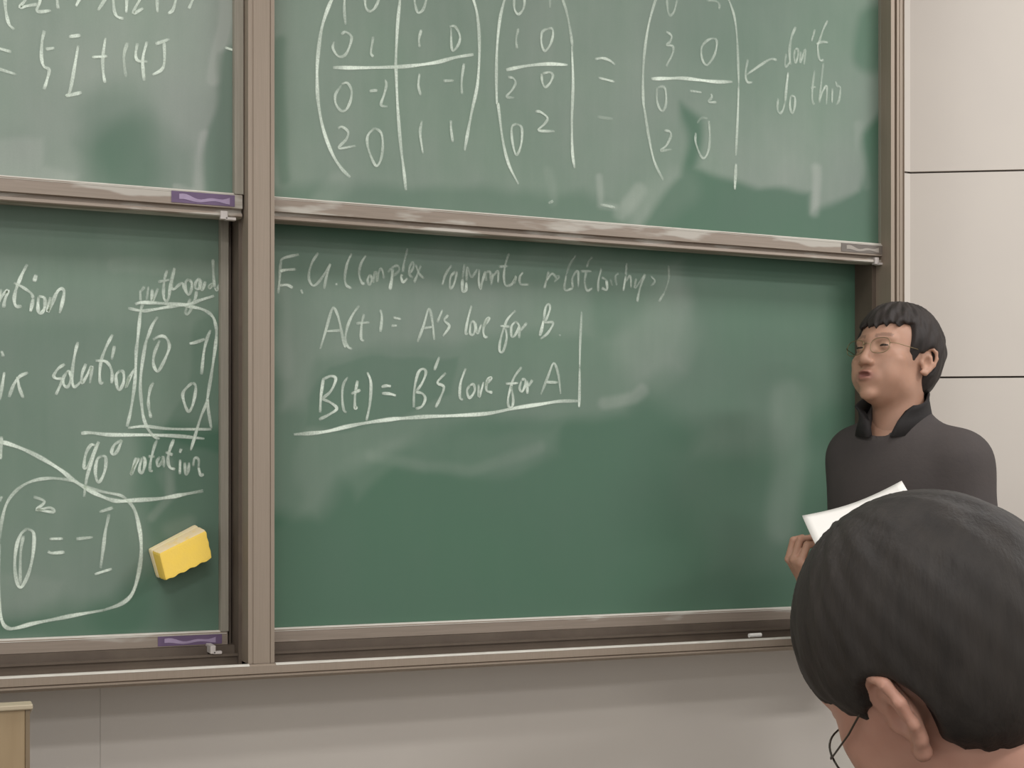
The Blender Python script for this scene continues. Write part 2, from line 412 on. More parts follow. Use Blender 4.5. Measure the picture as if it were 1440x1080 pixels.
DUST = {
 'UL': (.74, [('poly', [(305, 75), (345, 55), (345, 285), (284, 285), (297, 170)], 16, -.42), ('cap', [(160, 165), (180, 235)], 20, 56, -.28),
    ('poly', [(110, 205), (210, 155), (275, 215), (275, 285), (120, 285)], 40, -.22), ('poly', [(-80, 188), (54, 190), (63, 236), (108, 245), (108, 262), (-80, 262)], 12, .16),
    ('cap', [(320, -20), (312, 40), (300, 110)], 4, 10, .3), ('cap', [(288, 190), (284, 240), (278, 272)], 2, 9, .34), ('cap', [(246, 262), (278, 272)], 1, 6, .3),
    ('cap', [(0, 140), (120, 190)], 30, 60, -.08)]),
 'UR': (.56, [('poly', [(880, 330), (915, 290), (958, 250), (965, 150), (985, 165), (978, 235), (1070, 268), (1135, 268), (1142, 300), (1180, 272), (1200, 262), (1215, 190), (1260, 110), (1260, 380), (880, 380)], 16, -.46),
    ('poly', [(380, 262), (560, 262), (820, 268), (880, 300), (880, 340), (380, 320)], 26, -.25), ('cap', [(395, 60), (392, 200), (400, 250)], 3, 12, -.25),
    ('cap', [(1146, 235), (1146, 300)], 2, 8, .32), ('cap', [(844, 250), (844, 288), (866, 292)], 1.5, 6, .35), ('cap', [(872, 302), (902, 268)], 3, 10, .3),
    ('cap', [(905, 300), (955, 262)], 14, 26, .12), ('cap', [(1230, 30), (1225, 80)], 14, 18, -.3), ('cap', [(1050, 40), (1230, 110)], 50, 120, -.10),
    ('cap', [(455, 285), (480, 262)], 6, 20, .2), ('cap', [(770, 240), (774, 282)], 2, 8, .12), ('cap', [(1207, 175), (1216, 260)], 2, 8, .12), ('cap', [(960, 5), (1120, 5)], 40, 90, -.05)]),
 'LL': (.42, [('poly', [(-90, 352), (150, 360), (153, 380), (260, 380), (300, 374), (320, 420), (300, 470), (-90, 440)], 26, .10), ('cap', [(160, 372), (300, 378)], 6, 10, .14),
    ('poly', [(278, 455), (330, 420), (330, 640), (236, 620), (262, 560)], 12, -.14), ('poly', [(195, 610), (330, 600), (330, 900), (-90, 900), (-90, 880), (160, 845), (205, 780)], 36, -.30),
    ('poly', [(-60, 790), (45, 812), (100, 825), (82, 868), (-60, 876)], 14, .08), ('cap', [(236, 648), (238, 700), (214, 728)], 2, 8, .2), ('cap', [(228, 668), (238, 690)], 4, 10, .1), ('cap', [(240, 745), (265, 735)], 4, 14, .12), ('cap', [(140, 750), (170, 850)], 30, 40, -.08)]),
 'LR': (.07, [('poly', [(380, 330), (560, 345), (830, 352), (960, 370), (980, 430), (960, 520), (905, 552), (880, 580), (830, 590), (700, 592), (600, 612), (525, 640), (490, 660), (440, 720), (380, 720)], 34, .28),
    ('poly', [(395, 395), (820, 400), (830, 470), (560, 480), (450, 510), (430, 560), (395, 575)], 24, .16), ('poly', [(432, 560), (470, 520), (540, 500), (640, 497), (640, 560), (470, 605), (430, 600)], 9, -.13),
    ('poly', [(385, 575), (430, 580), (420, 700), (385, 740)], 20, -.10), ('cap', [(850, 567), (892, 560), (905, 550)], 4, 9, .26), ('poly', [(905, 552), (975, 600), (985, 640), (1060, 640), (1180, 560), (1180, 380), (960, 380), (850, 480)], 50, .16),
    ('cap', [(1112, 560), (1110, 640), (1100, 740)], 10, 26, .17), ('cap', [(520, 640), (600, 658), (660, 660), (760, 628)], 2, 12, .12), ('poly', [(480, 660), (530, 615), (620, 612), (790, 600), (790, 640), (690, 668), (560, 660), (500, 700)], 26, .14),
    ('poly', [(940, 640), (1090, 560), (1150, 640), (1120, 800), (1000, 800)], 60, .06), ('cap', [(393, 410), (400, 520)], 5, 14, .10)]),
}

# ------------------------------------------------------------------ chalk writing: strokes traced in photograph pixels, laid on the board
def catmull(pts, n=6):
    pts = [np.array(p, float) for p in pts]
    if len(pts) < 3: return [pts[0] + (pts[-1] - pts[0]) * t for t in np.linspace(0, 1, n)]
    P = [2 * pts[0] - pts[1]] + pts + [2 * pts[-1] - pts[-2]]
    out = []
    for i in range(1, len(P) - 2):
        for k in range(n):
            t = k / n
            out.append(.5 * ((2 * P[i]) + (P[i + 1] - P[i - 1]) * t + (2 * P[i - 1] - 5 * P[i] + 4 * P[i + 1] - P[i + 2]) * t * t + (3 * P[i] - P[i - 1] - 3 * P[i + 1] + P[i + 2]) * t ** 3))
    out.append(P[-2]); return out
class Chalk:
    def __init__(s, yplane): s.y = yplane - .0012; s.v = []; s.f = []; s.a = []; s.k = 0; s.b = []; s.rng = []
    def stroke(s, px_pts, w=3.0, ink=.85):
        c = catmull(px_pts)
        n = len(c); base = len(s.v); f_base = len(s.f); s.k += 1
        ph = random.random() * 10
        y = s.y - .00002 * (s.k % 30)
        W = np.array([on_plane(p[0], p[1], y) for p in c])
        for i in range(n):
            t = W[min(i + 1, n - 1)] - W[max(i - 1, 0)]; t[1] = 0; L_ = np.linalg.norm(t)
            t = t / L_ if L_ > 1e-9 else np.array([1.0, 0, 0])
            nn = np.array([-t[2], 0, t[0]])
            u = i / (n - 1)
            ends = min(1, .45 + 6 * u, .45 + 6 * (1 - u))
            hw = (w / 2 + 1.25) * .0015 * (.92 + .16 * math.sin(ph + i * .55)) * (.6 + .4 * ends)
            al = ink * (.82 + .18 * math.sin(ph * 2 + i * .37)) * ends
            for q, a in ((-1, 0), (-.55, 1), (.55, 1), (1, 0)):
                s.v.append(W[i] + nn * hw * q); s.a.append(al * a)
        for i in range(n - 1):
            for q in range(3):
                b = base + i * 4 + q; s.f.append((b, b + 1, b + 5, b + 4))
        s.rng.append((base, len(s.v), f_base, len(s.f)))
        s.b.append((W[:, 0].min(), W[:, 2].min(), W[:, 0].max(), W[:, 2].max()))
    def text(s, ox, oy, sc, spec, w=3.0, ink=.85):
        """spec: strokes 'x,y x,y ...' in enlarged coordinates; optional '@w,ink' in front"""
        for line in spec.strip().split('\n'):
            for st in line.split(';'):
                st = st.strip()
                if not st: continue
                ww, ii = w, ink
                if st[0] == '@':
                    h, st = st.split(' ', 1); a, b = h[1:].split(','); ww, ii = float(a), float(b)
                pts = [tuple(float(q) for q in p.split(',')) for p in st.split()]
                s.stroke([(ox + p[0] / sc, oy + p[1] / sc) for p in pts], ww, ii)
        return s
    def build(s, name, parent, label=None):
        """one mesh per word or sign: strokes closer than a word gap belong together"""
        n = len(s.b); grp = list(range(n))
        def find(a):
            while grp[a] != a: a = grp[a]
            return a
        gap = .016
        for a in range(n):
            for b in range(a):
                A, B = s.b[a], s.b[b]
                if A[0] - gap < B[2] and B[0] - gap < A[2] and A[1] - gap < B[3] and B[1] - gap < A[3]: grp[find(a)] = find(b)
        roots = sorted({find(a) for a in range(n)})
        for r in roots:
            V, F, Aa = [], [], []
            for a in range(n):
                if find(a) != r: continue
                v0, v1, f0, f1 = s.rng[a]; d = len(V) - v0
                V += s.v[v0:v1]; Aa += s.a[v0:v1]; F += [tuple(q + d for q in f) for f in s.f[f0:f1]]
            mesh_obj(name, V, F, M_chalk, parent, False, label if len(roots) == 1 else None, attrs={'ink': Aa})

# ------------------------------------------------------------------ the four sliding boards
def board(name, key, x0, x1, zbot, ztop, ysurf, yrail, prof, label, dusty, stile_w, cap_px=None):
    """x0..x1 outer width, zbot..ztop of the green sheet; rail below it with the given stepped profile"""
    t = thing(name, ((x0 + x1) / 2, ysurf, zbot), label, 'chalkboard', 'sliding chalkboards in the frame')
    t['key'] = key
    del t['key']
    # green sheet with its dust
    nx = int((x1 - x0) / .0055); nz = int((ztop - zbot) / .0055)
    gx = np.linspace(x0 + .004, x1 - .004, nx); gz = np.linspace(zbot - .004, ztop, nz)
    GX, GZ = np.meshgrid(gx, gz, indexing='ij')
    P = np.stack([GX, np.full(GX.shape, ysurf), GZ], -1).reshape(-1, 3)
    PX, PY = project(P)
    base, feats = DUST[key]
    D = dust_field(PX, PY, base, feats)
    idx = np.arange(nx * nz).reshape(nx, nz)
    F = np.stack([idx[:-1, :-1], idx[1:, :-1], idx[1:, 1:], idx[:-1, 1:]], -1).reshape(-1, 4)
    nP = len(P)
    # give the sheet its thickness
    bx = [(x0 + .004, ysurf + .012, zbot - .004), (x1 - .004, ysurf + .012, zbot - .004), (x1 - .004, ysurf + .012, ztop), (x0 + .004, ysurf + .012, ztop)]
    V = np.vstack([P, bx]); c = [idx[0, 0], idx[-1, 0], idx[-1, -1], idx[0, -1]]
    F = [tuple(f) for f in F] + [(nP + 3, nP + 2, nP + 1, nP)]
    F += [tuple(list(idx[:, 0])[::-1]) + (nP, nP + 1), tuple(idx[:, -1]) + (nP + 2, nP + 3), tuple(idx[0, :]) + (nP + 3, nP), tuple(list(idx[-1, :])[::-1]) + (nP + 1, nP + 2)]
    mesh_obj('writing_surface', V, F, M_board, t, attrs={'dust': np.append(D, [0] * 4)})
    # rails and stiles
    MB().prism(prof, x0, x1, 'x').build('bottom_rail', M_rail_dusty if dusty else M_rail, t)
    zt = max(p[1] for p in prof)
    MB().prism([(ysurf - .001, zt + .003), (yrail + .005, zt + .003), (yrail - .0008, zt - .0035), (yrail + .003, zt - .003), (ysurf - .001, zt - .001)], x0 + .002, x1 - .002, 'x').build('dusty_ledge', M_ledge, t)
    MB().box(x0, x1, yrail, ysurf + .012, ztop, ztop + .03).build('top_rail', M_alu, t)
    for a, b in ((x0 - .004, x0 + stile_w), (x1 - stile_w, x1 + .004)):
        MB().prism([(a, ysurf + .014), (a, yrail + .006), (a + .002, yrail), (b - .002, yrail), (b, yrail + .004), (b, ysurf + .014)], zt + .001, ztop + .03, 'z').build('side_stile', M_stile, t)
    return t

# upper rails: face, recess and lower lip
def upper_prof():
    zt, zf, zr, zl = Z(387, 277.5, YUR), Z(387, 297, YUR), Z(387, 302, YUR), Z(387, 309, YUR)
    return [(YU + .03, zt), (YUR + .002, zt), (YUR, zt - .002), (YUR, zf), (YUR + .012, zf - .001), (YUR + .012, zr), (YUR + .004, zr - .002), (YUR + .002, zl + .002), (YUR + .005, zl), (YU + .03, zl)]
def lower_prof():
    zt, zf, zr = Z(387, 885.5, YLR), Z(387, 903, YLR), Z(387, 906, YLR)
    return [(YL + .02, zt), (YLR + .002, zt), (YLR, zt - .002), (YLR, zf), (YLR + .008, zf - .001), (YLR + .008, zr), (YL + .02, zr)]
PU, PL_ = upper_prof(), lower_prof()
zU = Z(387, 277.5, YUR); zL = Z(387, 885.5, YLR)
TOPU, TOPL = 2.86, 1.98
UR = board('chalkboard', 'UR', XPR - .03, X(1245, YUR), zU, TOPU, YU, YUR, PU, 'upper right chalkboard with a block matrix product and an arrow reading don\'t do this', True, .010)
UL = board('chalkboard', 'UL', XLEFT, X(341, YUR), zU, TOPU, YU, YUR, PU, 'upper left chalkboard with chalk sums and a purple sticker on its rail', True, .018)
LR = board('chalkboard', 'LR', XPR - .03, X(1228, YLR), zL, TOPL, YL, YLR, PL_, 'lower right chalkboard about romantic relationships, mostly wiped clean below', False, .010)
LL = board('chalkboard', 'LL', XLEFT, X(320, YLR), zL, TOPL, YL, YLR, PL_, 'lower left chalkboard with 90 degree rotation notes and a yellow eraser on it', False, .016)

def sticker(parent, px0, px1, f0, f1, y, zt, zb, mats, name='sticker', label=None):
    """worn printed sticker on the face of a rail; f0..f1 the worn part"""
    x0, x1 = X(px0, y), X(px1, y); h = zt - zb
    s = MB().box(x0, x1, y - .0012, y + .001, zb, zt).build(name, mats[0], parent, label)
    m = MB(); w_ = x1 - x0
    n = 14; top = []; bot = []
    for i in range(n + 1):
        u = f0 + (f1 - f0) * i / n
        top.append((x0 + w_ * u, zb + h * (.62 + .10 * math.sin(i * .9) + .16 * math.sin(i * .37 + 2)))); bot.append((x0 + w_ * u, zb + h * (.24 + .1 * math.sin(i * .7 + 1))))
    v = [(p[0], y - .0018, p[1]) for p in bot] + [(p[0], y - .0018, p[1]) for p in top] + [(p[0], y - .001, p[1]) for p in bot] + [(p[0], y - .001, p[1]) for p in top]
    q = n + 1; f = [(i, i + 1, q + i + 1, q + i) for i in range(n)] + [(2 * q + i, 3 * q + i, 3 * q + i + 1, 2 * q + i + 1) for i in range(n)]
    m.add(v, f); m.build('worn_print', mats[1], s)
    return s
sticker(UL, 241, 330, .12, .92, YUR, Z(387, 280, YUR) + 0.001, Z(387, 295, YUR), (M_purple, M_purple_w), label='purple sticker with worn print')
sticker(LL, 222, 312, .1, .9, YLR, Z(387, 888.5, YLR), Z(387, 901.5, YLR), (M_purple, M_purple_w), label='purple sticker with worn print')
sticker(UR, 1183, 1241, .12, .9, YUR, Z(387, 280, YUR), Z(387, 294, YUR), (M_grey_st, M_grey_w), label='faded grey sticker')
def end_cap(parent, px, py, y, w=.016, back=.012):
    x, zz = X(px, y), Z(px, py, y)
    m = MB().box(x - w, x - .001, y - .002, y + back, zz - .007, zz + .010)
    m.box(x - .006, x + w, y - .002, y + .012, zz - .008, zz - .002)
    m.build('end_stop', M_cap, parent, 'white end stop', bevel=.0012)
end_cap(UL, 321, 304, YUR); end_cap(LL, 304, 914.5, .050, .012, .055); end_cap(UR, 1236, 368, YUR, .013)

# ---- upper left writing
c = Chalk(YU).text(0, 0, 6, """
42,-120 42,-30 45,60 60,150 80,210 120,250 ; 250,-60 215,0 170,60 240,48 330,35 ; 345,-60 335,20 315,95 430,90 ; 478,-120 480,-20 490,75
720,-90 670,-5 640,55 ; 960,-110 890,-10 825,90 ; 965,-120 955,-30 965,90 990,140 1045,160 ; 1075,-100 1070,0 1065,110 ; 1250,-100 1185,-10 1125,108 1210,70 ; 1325,-120 1325,-10 1328,105""")
c.text(0, 0, 3.6, "905,-60 890,0 875,50 850,70 ; 1000,-60 975,0 955,45")
c.build('chalk_formula', UL, 'chalk bracketed sum cut off above')
c = Chalk(YU).text(0, 0, 6, """
-40,400 95,438 ; -40,572 135,628 ; 375,260 355,350 350,480 370,560 415,590 395,680 370,755 ; 385,415 460,405 ; 580,310 680,298 ; 660,385 630,560 590,770 555,812 ; 555,812 690,780
890,320 868,480 870,600 885,700 ; 775,482 905,475 ; @3,.5 1075,360 1045,480 1062,650 ; 1160,365 1145,460 1165,512 1245,520 ; 1240,350 1205,500 1215,685 ; 1310,372 1430,330 ; 1385,350 1387,520 1360,590 1285,632""")
c.text(0, 0, 3.6, "1138,240 1182,254")
c.build('chalk_formula', UL, 'chalk formula = 5I + 14J')
# ---- upper right writing
c = Chalk(YU).text(440, 0, 6, """
@4,.85 240,-110 170,-20 120,90 70,260 40,500 35,680 45,860 85,1080 160,1290 240,1420 315,1495
@3.6,.8 745,-100 735,0 715,200 700,500 702,600 715,900 740,1220 765,1420 785,1605
@3.6,.8 1300,-120 1355,0 1390,150 1405,400 1390,700 1345,920 1310,1100 1280,1270
@4.2,.95 170,570 400,572 700,565 880,550 1050,525 1200,485 1355,460""")
c.text(440, 0, 6, """
270,-60 265,80 275,210 ; 460,-60 440,0 450,70 480,95 520,70 555,0 560,-40 ; 870,-60 858,0 870,70 890,108 930,80 955,0 950,-50 ; 240,290 275,270 325,310 310,390 270,465 215,475 170,410 178,350 ; 510,310 490,440 510,480
915,250 895,330 900,400 ; 1150,225 1200,225 1240,300 1230,370 1190,425 1170,400 1165,235 ; 240,710 290,700 325,760 320,840 285,920 240,935 195,880 190,800 240,720 ; 475,768 545,762 ; 610,670 620,720 600,800 575,885 630,900
900,620 890,720 910,805 ; 1100,682 1190,680 ; 1275,535 1255,680 1258,795""", 2.6, .62)
c.text(440, 120, 6, "210,365 245,350 295,390 285,450 220,530 360,510 ; 520,360 575,400 590,500 575,620 535,680 490,600 460,500 465,420 520,360 ; 920,300 905,400 928,575 ; 1165,295 1165,360 1180,480", 2.6, .62)
c.build('chalk_matrix', UR, 'chalk four by four block matrix in large brackets')
c = Chalk(YU).text(680, 0, 6, """
220,-120 180,-10 140,150 115,380 108,600 112,850 125,900 160,1170 210,1380 295,1555
@3.2,.5 620,-100 660,-20 700,100 735,280 750,400 ; 745,390 755,700 745,1020 750,1280 768,1420
@4,.95 190,590 370,555 550,540 710,548""", 3.4, .8)
c.text(680, 0, 6, """
270,-50 258,0 262,80 295,120 335,75 345,0 330,-50 ; @2.4,.3 560,-40 560,70 ; @2.4,.45 295,240 275,330 282,410 ; 550,240 495,270 488,360 515,430 560,380 585,300 580,245 550,240
@2.4,.5 205,650 250,660 270,700 240,760 195,815 260,825 ; 490,620 495,690 520,735 560,700 585,640 560,610 500,620""", 2.6, .65)
c.text(680, 120, 6, "280,325 240,350 240,450 265,570 290,575 320,480 322,360 280,325 ; 435,220 480,225 540,275 510,330 465,380 600,388", 2.6, .68)
c.build('chalk_matrix', UR, 'chalk two column matrix in brackets')
c = Chalk(YU).text(680, 0, 6, "940,500 1000,490 1060,508 1110,545 ; 970,655 1105,690 ; @3,.18 960,985 1100,1005", 3, .72)
c.text(680, 120, 6, "@2.4,.5 985,1005 1110,1030 ; @2.4,.35 545,995 590,975")
c.build('chalk_equals_sign', UR)
c = Chalk(YU).text(880, 0, 6, """
@3.2,.6 290,-120 250,0 195,200 160,420 145,640 148,850 160,940 195,1160 240,1360 315,1520
@2.8,.5 850,-40 885,40 920,160 940,350 950,600 952,720 ; @2.8,.6 952,720 945,970 928,1315 ; @4,.7 930,1380 925,1480 920,1600
@4.4,.95 215,665 350,662 480,660 620,675 760,690 900,690""")
c.text(880, 0, 6, """
@2.4,.35 345,-30 355,90 375,130 410,90 435,-20 ; @2.4,.3 680,0 760,10 790,40 785,80 ; 340,265 385,300 375,350 345,380 395,390 395,450 340,560 ; 740,322 690,340 640,400 645,500 685,548 740,480 765,400 765,340 740,322
265,740 262,840 285,915 315,935 340,870 335,760 310,730 270,740 ; 540,765 640,780 ; 720,790 725,820 700,860 765,862""", 2.6, .5)
c.text(880, 120, 6, "325,380 370,390 380,430 340,510 295,550 385,540 ; 590,400 590,480 630,590 665,612 700,540 708,420 700,300 ; @2.2,.2 600,320 640,275 690,280", 2.6, .5)
c.build('chalk_matrix', UR, 'chalk result matrix with a long bar')
c = Chalk(YU).text(880, 0, 6, "1030,500 1010,620 1025,690 1070,695 ; 1275,505 1220,500 1150,540 1020,630", 2.8, .5)
c.build('chalk_arrow', UR)
c = Chalk(YU).text(1040, 20, 9, """
@3.6,.45 710,160 660,280 635,420 635,560 640,640 ; @2.2,.35 590,500 575,620 590,665 640,600 ; @2.6,.45 700,450 690,540 710,610 740,520 735,440 700,450 ; @3,.45 775,470 760,620 ; @3,.45 770,620 830,450 815,640
955,190 910,345 ; 1115,80 1060,190 1010,340 990,400 1000,530 1025,585 1065,575 ; 970,378 1050,350 1120,358
@2.6,.35 950,710 925,900 920,1080 945,1150 ; @2.4,.35 895,935 965,920 ; @2.8,.35 1060,620 1035,850 1010,1120 ; 1015,1080 1060,960 1105,920 1098,1140 ; 1175,940 1170,1120 ; @2.4,.35 1215,850 1235,905 1275,930 1260,1080 1225,1150""", 2.6, .5)
c.text(880, 0, 6, "@3.4,.62 1370,610 1355,740 1345,860 ; @2.6,.42 1345,860 1325,930 1300,955 1280,920 1285,830 ; 1390,810 1385,900 1405,955 1425,900 1425,820 1390,810", 2.8, .5)
c.build('chalk_words', UR, 'faint chalk words don\'t do this')
# ---- lower left writing
c = Chalk(YL).text(0, 360, 9, """
-70,430 -90,600 -40,640 15,420 ; -30,600 30,500 100,440 60,560 45,655 ; 345,105 280,230 230,350 195,450 180,560 205,635 275,635 ; @2.6,.7 175,340 260,380 340,430 400,480 420,540 ; @3.6,.9 420,540 405,620 385,705
@4,.85 460,235 430,325 ; 490,510 480,620 485,700 510,725 550,690 570,620 560,530 490,510 ; 640,520 605,705 660,600 720,460 775,415 810,450 795,560 755,725""", 3.4, .85)
c.build('chalk_words', LL, 'chalk word ending in ution')
c = Chalk(YL).text(0, 460, 7.2, """
@3,.6 15,240 35,300 ; 45,455 20,600 -5,740 ; 285,460 200,500 140,580 90,710 ; 175,500 195,610 235,720 ; 655,375 590,420 545,490 570,520 630,530 600,610 565,685 ; 680,450 640,520 650,590 690,600 720,520 700,450 670,460
790,150 765,240 740,380 730,520 745,600 780,590 820,550 ; 870,370 830,480 830,565 880,490 930,400 910,570 ; 1140,75 1080,190 1030,320 1010,450 1015,560 1050,560 ; 965,340 1060,345 1110,390 1135,470 1130,570 ; 1160,190 1130,330
1215,440 1175,490 1185,600 1210,635 1250,560 1250,460 1215,440 ; 1310,490 1275,610 1320,500 1365,420""", 3, .78)
c.build('chalk_words', LL, 'chalk words ix solution')
c = Chalk(YL).text(170, 360, 9, """
@2.6,.5 245,430 248,580 ; @2.4,.4 350,385 325,560 ; @2.4,.35 300,385 255,450 ; 395,420 400,570 470,410 ; 585,180 555,280 540,420 545,530 575,570 605,530 620,420 640,290 680,150 ; 680,150 655,280 640,400 680,415 730,370 780,345 800,400 825,470
@2.6,.65 470,328 620,300 ; 860,295 820,330 820,430 855,490 890,430 895,340 860,295 ; 990,280 950,330 940,400 990,410 1020,300 ; 1070,320 1030,430 1000,380 1000,280 ; @3,.6 960,440 940,540 905,600 ; 1165,40 1170,200 1185,400 ; 1105,400 1160,350 1130,400 1110,385 ; 1190,400 1215,430 1250,350
@2.6,.5 880,540 850,610 820,700 840,740 880,690 905,610 ; @3.6,.9 180,612 250,590 400,592 600,605 800,615 900,600 1000,560 1180,505""", 3, .68)
c.build('chalk_words', LL, 'chalk word orthogonal, underlined')
c = Chalk(YL).text(170, 460, 9, """
90,-240 180,-220 280,-205 400,-220 600,-255 750,-275 850,-265 1000,-235 1100,-190 1170,-120 1200,-20 1210,80 1195,250 1160,500 1120,750 1085,950 1030,1090
275,-290 250,-200 230,-20 210,180 195,300 185,560 165,800 120,1080 75,1260 ; @3.4,.75 465,-130 400,-30 350,100 310,220 265,500 245,750 265,1000 290,1160 350,1300 420,1380 490,1415""", 3.4, .82)
c.text(100, 560, 7.2, "575,300 750,285 1000,310 1420,315 ; 1385,0 1390,120 1420,310 ; 1380,30 1310,200 1250,400 1210,530", 3, .78)
c.text(170, 460, 9, """
405,160 480,120 550,120 600,180 610,270 560,400 480,550 440,540 410,450 425,330 490,170 ; 865,208 940,195 1070,150 ; 1135,35 1090,150 1050,320 1020,600 ; @3,.7 415,700 375,770 350,900 350,1000 365,1080 380,1150 ; 905,705 840,760 785,840 800,950 850,1065 900,1010 940,850 945,740 905,705""", 3.2, .8)
c.build('chalk_matrix', LL, 'chalk two by two rotation matrix in a box')
c = Chalk(YL).text(100, 560, 7.2, """
@3.8,.9 100,355 200,350 400,370 800,372 1100,385 1350,410
250,480 200,475 150,560 130,680 145,710 190,660 240,520 280,440 ; 280,440 210,640 160,800 130,1000 ; 310,585 265,620 245,740 265,840 300,830 345,720 350,600 310,585 ; 515,425 440,470 410,540 430,570 470,530 515,425
660,600 635,680 605,770 650,680 690,605 ; 720,600 690,720 720,755 745,680 745,610 720,600 ; @2.6,.6 870,420 840,500 805,640 800,730 830,735 ; @2.4,.55 780,590 850,590 ; @2.6,.55 900,590 870,640 880,690 920,640 930,590 940,700
1040,415 1000,520 980,620 1000,700 1055,720 ; 955,545 1030,575 ; 1105,620 1100,770 ; 1115,510 1100,555 ; @2.8,.6 1150,650 1160,770 1185,740 1195,650 ; @2.6,.55 1235,690 1250,610 1290,620 1290,720 ; 1290,700 1310,775 1345,770""", 3.2, .76)
c.build('chalk_words', LL, 'chalk words 90 degree rotation under a line')
c = Chalk(YL).text(0, 600, 6.545, """
@4.6,.9 -60,110 0,140 70,155 220,210 400,300 560,400 660,480 780,560 900,625 1010,670 1100,685 1200,680 1440,665 1580,645 1700,622 1870,590 ; @4,.8 10,90 8,220 -4,300
@3,.65 -10,1080 20,850 70,690 170,570 300,500 450,475 600,485 680,500 780,550 950,600 1100,630 1170,670 ; @4.4,.85 1170,670 1240,770 1285,950 1300,1130 1280,1330 1220,1530 1120,1628 950,1690
@4,.85 950,1690 700,1733 500,1773 300,1813 150,1853 70,1853 20,1793 -10,1630 -14,1380 -10,1080 ; @3,.6 -10,690 20,640
310,645 410,690 340,765 460,745 490,785 335,765 ; 455,1033 580,1031 ; 440,1148 480,1163 595,1155 ; 700,1033 855,1018""", 3, .75)
c.text(0, 735, 6.545, "@3.4,.8 250,55 190,110 150,230 135,400 160,560 200,590 265,460 305,280 310,100 250,55 ; @2.8,.65 215,120 190,280 185,570 ; @3.4,.65 1005,-80 970,80 950,240 925,420 ; 915,-98 1040,-138 ; 870,475 1030,425", 3.2, .78)
c.build('chalk_formula', LL, 'chalk formula squared = -I inside a rounded loop')
# ---- lower right writing
c = Chalk(YL).text(380, 330, 7.2, """
290,200 130,240 105,300 95,450 80,595 ; @3,.8 95,372 150,358 260,350 ; @3,.75 85,515 170,510 230,540 ; 310,555 330,600 ; 485,185 420,290 390,430 430,515 490,480 560,380 610,295 ; 610,295 570,420 545,550 ; 668,490 672,515 ; 825,190 780,290 755,430 770,510 825,545
970,210 920,290 900,400 930,490 960,490 ; @2.6,.5 1010,400 985,460 1005,508 1030,450 1010,400 ; @2.4,.45 1045,490 1055,400 1075,380 1080,470 1095,390 1120,345 1140,380 1150,450 ; @4,.7 1240,345 1230,450 1210,560 ; @2.2,.38 1190,380 1240,330 1290,315 1305,360 1245,420""", 2.6, .56)
c.text(560, 330, 7.2, """
@2.4,.4 95,140 60,280 45,380 ; @3,.75 40,400 30,430 50,480 95,440 ; @2.4,.42 100,410 150,340 150,280 118,320 112,400 150,440 ; @2.4,.42 175,300 210,390 260,445 ; @2.4,.42 230,310 195,400 160,485
540,310 480,400 445,510 ; 580,370 530,430 525,540 560,510 590,400 580,370 ; @2.6,.4 670,300 650,450 ; @3.6,.75 650,450 650,570 685,560 690,480 ; @2.4,.4 690,470 700,330 740,430 800,350 ; @2.6,.6 820,350 815,470 835,550 850,480 880,370
@2.4,.4 890,470 890,390 930,380 930,470 ; 960,390 940,510 ; 960,420 1010,370 1010,490 ; 1120,190 1080,320 1070,440 1090,515 1150,500 1190,420 1175,500 ; 1020,325 1110,318 ; 1265,380 1230,430 1240,500 1320,505""", 2.6, .55)
c.text(750, 330, 7.2, """
155,370 130,470 110,545 ; 130,470 190,395 240,450 ; @2.2,.3 430,210 370,300 335,400 ; 335,400 315,520 330,565 400,540 ; @2.2,.3 210,480 260,430 230,420 ; 400,540 395,440 450,370 455,530 ; @2.2,.3 600,225 560,270 540,330 ; 535,370 520,480 545,565 600,540 ; 480,370 590,370
690,340 660,460 655,580 ; @3.4,.75 690,540 745,555 740,460 ; @2.4,.45 690,430 740,460 ; @2.4,.3 780,450 800,520 ; @2.4,.3 860,390 830,430 845,520 ; @2.2,.35 945,290 935,420 ; @3,.7 935,420 910,570 ; 930,480 980,420 990,540
@3,.6 1130,400 1080,540 1050,680 ; @2.2,.35 1040,440 1030,540 1130,400 ; @2.2,.4 1190,420 1230,470 1190,520 ; @2.2,.25 1370,310 1370,450 1330,580 ; @2.6,.5 1330,580 1270,680""", 2.6, .5)
c.build('chalk_words', LR, 'faint chalk heading E.G. (complex romantic relationships)')
c = Chalk(YL).text(430, 420, 7.2, """
145,510 200,330 260,120 290,100 330,190 365,350 390,470 410,490 ; 200,330 360,322 ; 540,70 470,170 420,290 400,420 430,490 470,510 ; 590,155 565,260 560,400 590,430 ; 510,250 645,240 ; 755,110 770,190 755,340 ; 885,190 965,208 ; 865,275 925,272
1130,440 1190,280 1245,105 1280,220 1300,420 ; 1185,300 1285,285 ; 1385,110 1330,240""", 2.8, .6)
c.text(620, 420, 7.2, """
75,165 35,220 85,280 20,380 ; 310,70 270,220 250,350 275,350 ; 300,250 295,350 330,360 350,290 330,230 300,250 ; 350,240 370,350 410,260 ; 430,290 490,200 460,210 430,310 440,380 475,390 ; 755,120 680,200 640,290 600,430 595,530 630,530 665,400 655,300 ; 600,275 700,285
760,230 715,280 715,380 750,370 790,280 760,230 ; 800,270 790,400 ; 800,330 870,245 ; @4.2,.85 1000,380 1020,310 1040,220 ; 1040,220 1060,90 1090,58 1105,100 1070,200 1040,245 ; 1040,245 1130,240 1120,290 1070,360 1005,410 ; @2.4,.35 1205,360 1205,380""", 2.8, .68)
c.build('chalk_words', LR, "chalk line A(t) = A's love for B")
